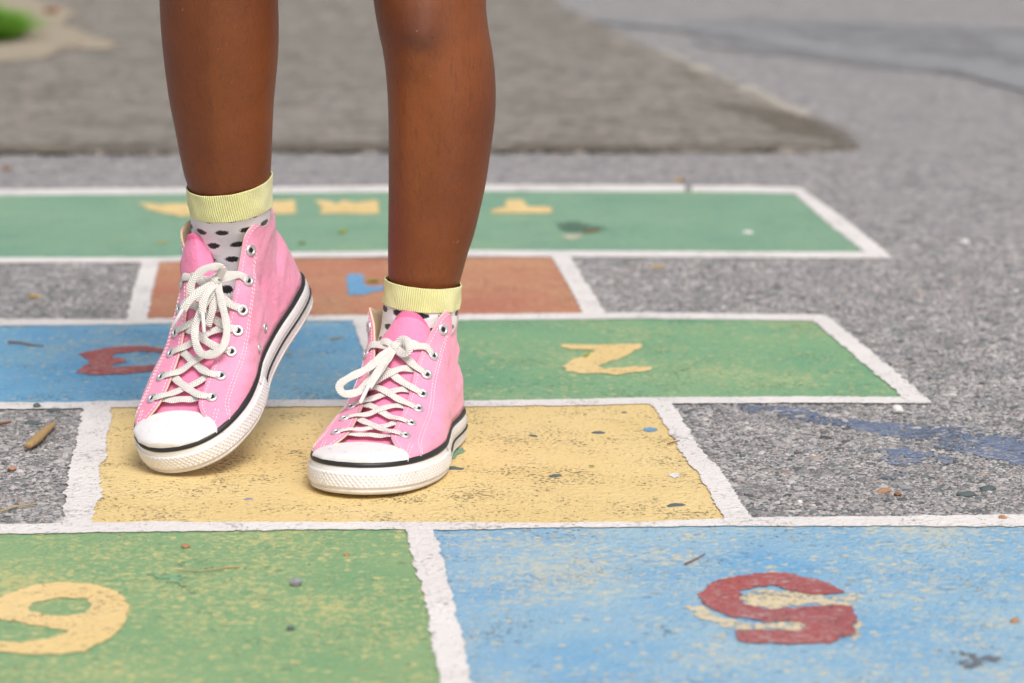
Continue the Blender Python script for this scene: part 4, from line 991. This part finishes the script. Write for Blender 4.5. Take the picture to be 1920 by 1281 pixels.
g1 = bump_at(792, 32, yb, .026, .024, .0085); g2 = bump_at(786, 62, yb, .016, .011, .0035); bump_at(775, 110, yb, .013, .012, .004); bump_at(832, 50, yb, .008, .022, -.003)
bump_at(760, 270, ankB[1], .010, .075, .0022); bump_at(850, 200, ankB[1], .018, .06, .002)
bump_at(410, 180, ankA[1] - .03, .011, .09, .003)
knee = g1 * .8 + g2 * .55
kn = np.clip(knee, 0, 1); at_ = me2.attributes.new('knee', 'FLOAT', 'POINT'); at_.data.foreach_set('value', kn)
me2.vertices.foreach_set('co', (wc - off).ravel()); me2.polygons.foreach_set('use_smooth', [True] * len(me2.polygons)); me2.update()
# shorts
V = []
prs = [(hipZ - .085, .118, .085), (hipZ - .06, .126, .088), (hipZ - .01, .137, .088), (hipZ + .04, .130, .086), (hipZ + .10, .110, .076)]
for z, rx, ry in prs:
    for j in range(64): a = j / 64 * 2 * math.pi; V.append([hx + rx * math.cos(a), hy + ry * math.sin(a), z + .003 * math.sin(a * 7)])
o = mesh('shorts', V, gridF(len(prs), 64, True), M['shorts'], person); so = o.modifiers.new('t', 'SOLIDIFY'); so.thickness = .002

# ---- socks
def sock(axis, cuff_n, rings_, name_label, cuffh, seed):
    """rings_: list of (centre, rx, ry, tilt vector up, du/dv slope) from inside the shoe up to the cuff top"""
    m = 96
    def build(rs, offs):
        V, UV = [], []; s = 0; prev = None
        for (c, rx, ry, up_, bu) in rs:
            up_ = nrm(np.array(up_, float)); ex = nrm(np.array([1, 0, 0]) - up_ * up_[0]); ey = np.cross(up_, ex)
            if prev is not None: s += np.linalg.norm(np.array(c) - prev)
            prev = np.array(c)
            for j in range(m + 1):
                a = -math.pi / 2 + (j / m - .5) * 2 * math.pi
                fold = (.0005 + (.0006 if offs else 0)) * noise.noise(Vector((math.cos(a) * 3, math.sin(a) * 3, s * 90 + seed)))
                V.append(np.array(c) + ex * (rx + offs + fold) * math.cos(a) + ey * (ry + offs + fold) * math.sin(a)); UV.append(((j / m) * 2 * math.pi * rx, s))
        return V, gridF(len(rs), m + 1), UV
    return build
def interp_rings(keys, n):
    A_ = np.array([np.r_[c, rx, ry, up_] for c, rx, ry, up_ in keys]); A_ = cr(A_, n); return [(a[:3], a[3], a[4], a[5:8], 0) for a in A_]
def make_sock(keys, kc, label):
    """keys: sock body rings ending at cuff bottom; kc: cuff rings"""
    bld = sock(None, None, None, None, None, len(label))
    V, F, UV = bld(interp_rings(keys, 8), 0)
    o = mesh('sock', V, F, M['sock'], person, uv=UV); fixn(o); o['label'] = label
    V, F, UV = bld(interp_rings(kc, 8), .0006)
    c = mesh('sock_cuff', V, F, M['cuff'], o, uv=UV); fixn(c); so = c.modifiers.new('t', 'SOLIDIFY'); so.thickness = .0011; so.offset = 0
    b = c.modifiers.new('b', 'BEVEL'); b.width = .0006; b.segments = 2
    return o
# B
def cuffring(ul, vl, ur, vr, Y, ry_k, lean):
    pa, pb = atY(ul, vl, Y), atY(ur, vr, Y); c = (pa + pb) / 2; r = np.linalg.norm(pb - pa) / 2; ax = nrm(pb - pa)
    up_ = nrm(np.cross(ax, [0, 1, 0])); up_ = nrm(up_ + np.array([0, -lean, 0])); return (c, r, r * ry_k, up_)
YB = ankB[1]; YA = ankA[1]
lo = lambda f, x, y, z, rx, ry, up_: (f([[x, y, z]])[0], rx, ry, up_)
cb = cuffring(719, 566, 859, 578, YB, 1.05, .02); ct = cuffring(724, 521, 863.5, 533, YB, 1.05, .02)
make_sock([lo(fB, 0, .062, .050, .026, .040, (0, 0, 1)), lo(fB, 0, .060, .080, .0275, .036, (0, 0, 1)), cuffring(715, 610, 855, 614, YB, 1.1, 0.02), cb, cuffring(722, 545, 860, 556, YB, 1.02, .02)], [cb, cuffring(722, 545, 862, 557, YB, 1.05, .02), ct], 'sock of the flat foot')
ca = cuffring(357.5, 397, 509, 383, YA - .004, 1.05, .2); ct = cuffring(351.5, 349, 508, 328, YA - .008, 1.05, .2)
make_sock([lo(fA, 0, .072, .050, .026, .040, fA([[0, .05, 1]])[0] - fA([[0, .05, 0]])[0]), cuffring(378, 520, 496, 500, YA + .004, .85, .32), cuffring(361, 450, 505, 434, YA + .004, .88, .25), ca, cuffring(355, 375, 507, 358, YA - .006, 1.0, .2)], [ca, cuffring(354, 372, 508.5, 356, YA - .006, 1.05, .2), ct], 'sock of the raised foot')

# ---- both sneakers
twB = dict(knot=(742, 652), strands=[
    [(742, 652, .005), (752, 636, .009), (765, 640, .012), (768, 655, .012), (758, 664, .009), (744, 656, .006)],
    [(740, 650, .006), (715, 668, .012), (690, 690, .018), (655, 708, .020), (636, 722, .018), (644, 738, .014), (668, 736, .012), (690, 722, .012), (715, 690, .012), (738, 655, .007)],
    [(740, 652, .006), (728, 665, .010), (712, 690, .014), (700, 712, .016), (690, 726, .017)],
    [(738, 655, .005), (722, 668, .007), (706, 684, .009), (700, 700, .009), (690, 716, .010), (672, 734, .010)]],
    aglets=[((692, 722, .0175), (675, 756, .014))])
twA = dict(knot=(405, 528), strands=[
    [(408, 522, .006), (418, 505, .010), (402, 500, .014), (378, 508, .016), (360, 528, .017), (358, 548, .016), (370, 560, .014), (388, 552, .013), (402, 530, .008)],
    [(405, 530, .006), (392, 555, .010), (376, 585, .012), (366, 612, .012), (366, 640, .012), (376, 662, .011), (395, 666, .010), (415, 655, .010), (424, 632, .010), (424, 605, .010), (416, 570, .010), (408, 535, .007)],
    [(404, 530, .007), (388, 550, .014), (380, 570, .016), (380, 588, .016)],
    [(402, 532, .006), (384, 540, .012), (364, 555, .016), (350, 570, .018), (343, 582, .018)],
    [(408, 530, .005), (402, 560, .007), (396, 590, .008), (388, 612, .006)]],
    aglets=[((380, 586, .016), (383, 625, .013)), ((343, 580, .018), (323, 613, .014))])
z0 = lambda *a: 0.
def edxA(side, y, z):
    b = math.exp(-((z - .080) / .022) ** 2); return (.0065 if side > 0 else .001) * b - (.0045 * min(1, max(0, (.055 - y) / .03)) * min(1, y / .012) if side > 0 else 0)
crB = [(1, .045, .060, -.5, .032, .0045, -.0038), (1, .060, .046, -.3, .032, .005, .0026), (1, .075, .072, -.9, .024, .004, -.0022), (1, .12, .045, .1, .022, .0045, .0016), (1, .030, .075, -.2, .022, .0045, .0020), (1, .095, .055, -.7, .02, .0035, -.0014), (1, .160, .036, 1.3, .010, .004, -.0012), (1, .055, .090, -.1, .02, .004, -.0014)]
crA = [(1, .040, .062, -.6, .032, .0045, -.0036), (1, .055, .048, -.5, .032, .005, .0028), (1, .030, .078, -.3, .026, .0045, -.0024), (1, .105, .050, -.3, .026, .0045, .0018), (1, .150, .038, .9, .018, .004, -.0014), (1, .085, .060, -.8, .022, .0035, -.0018), (1, .045, .092, -.2, .02, .004, .0016), (1, .130, .044, .4, .018, .0035, -.0012)]
build_shoe(SB, twB, person, 'pink high top sneaker standing flat on the yellow box', z0, z0, lambda e: .004 * e, .95, crB, 1)
build_shoe(SA, twA, person, 'pink high top sneaker tipped onto its toe with heel raised', lambda s, k: 0., edxA, lambda e: -.011 * max(0, e - .40) / .60, .97, crA, 2, .9)
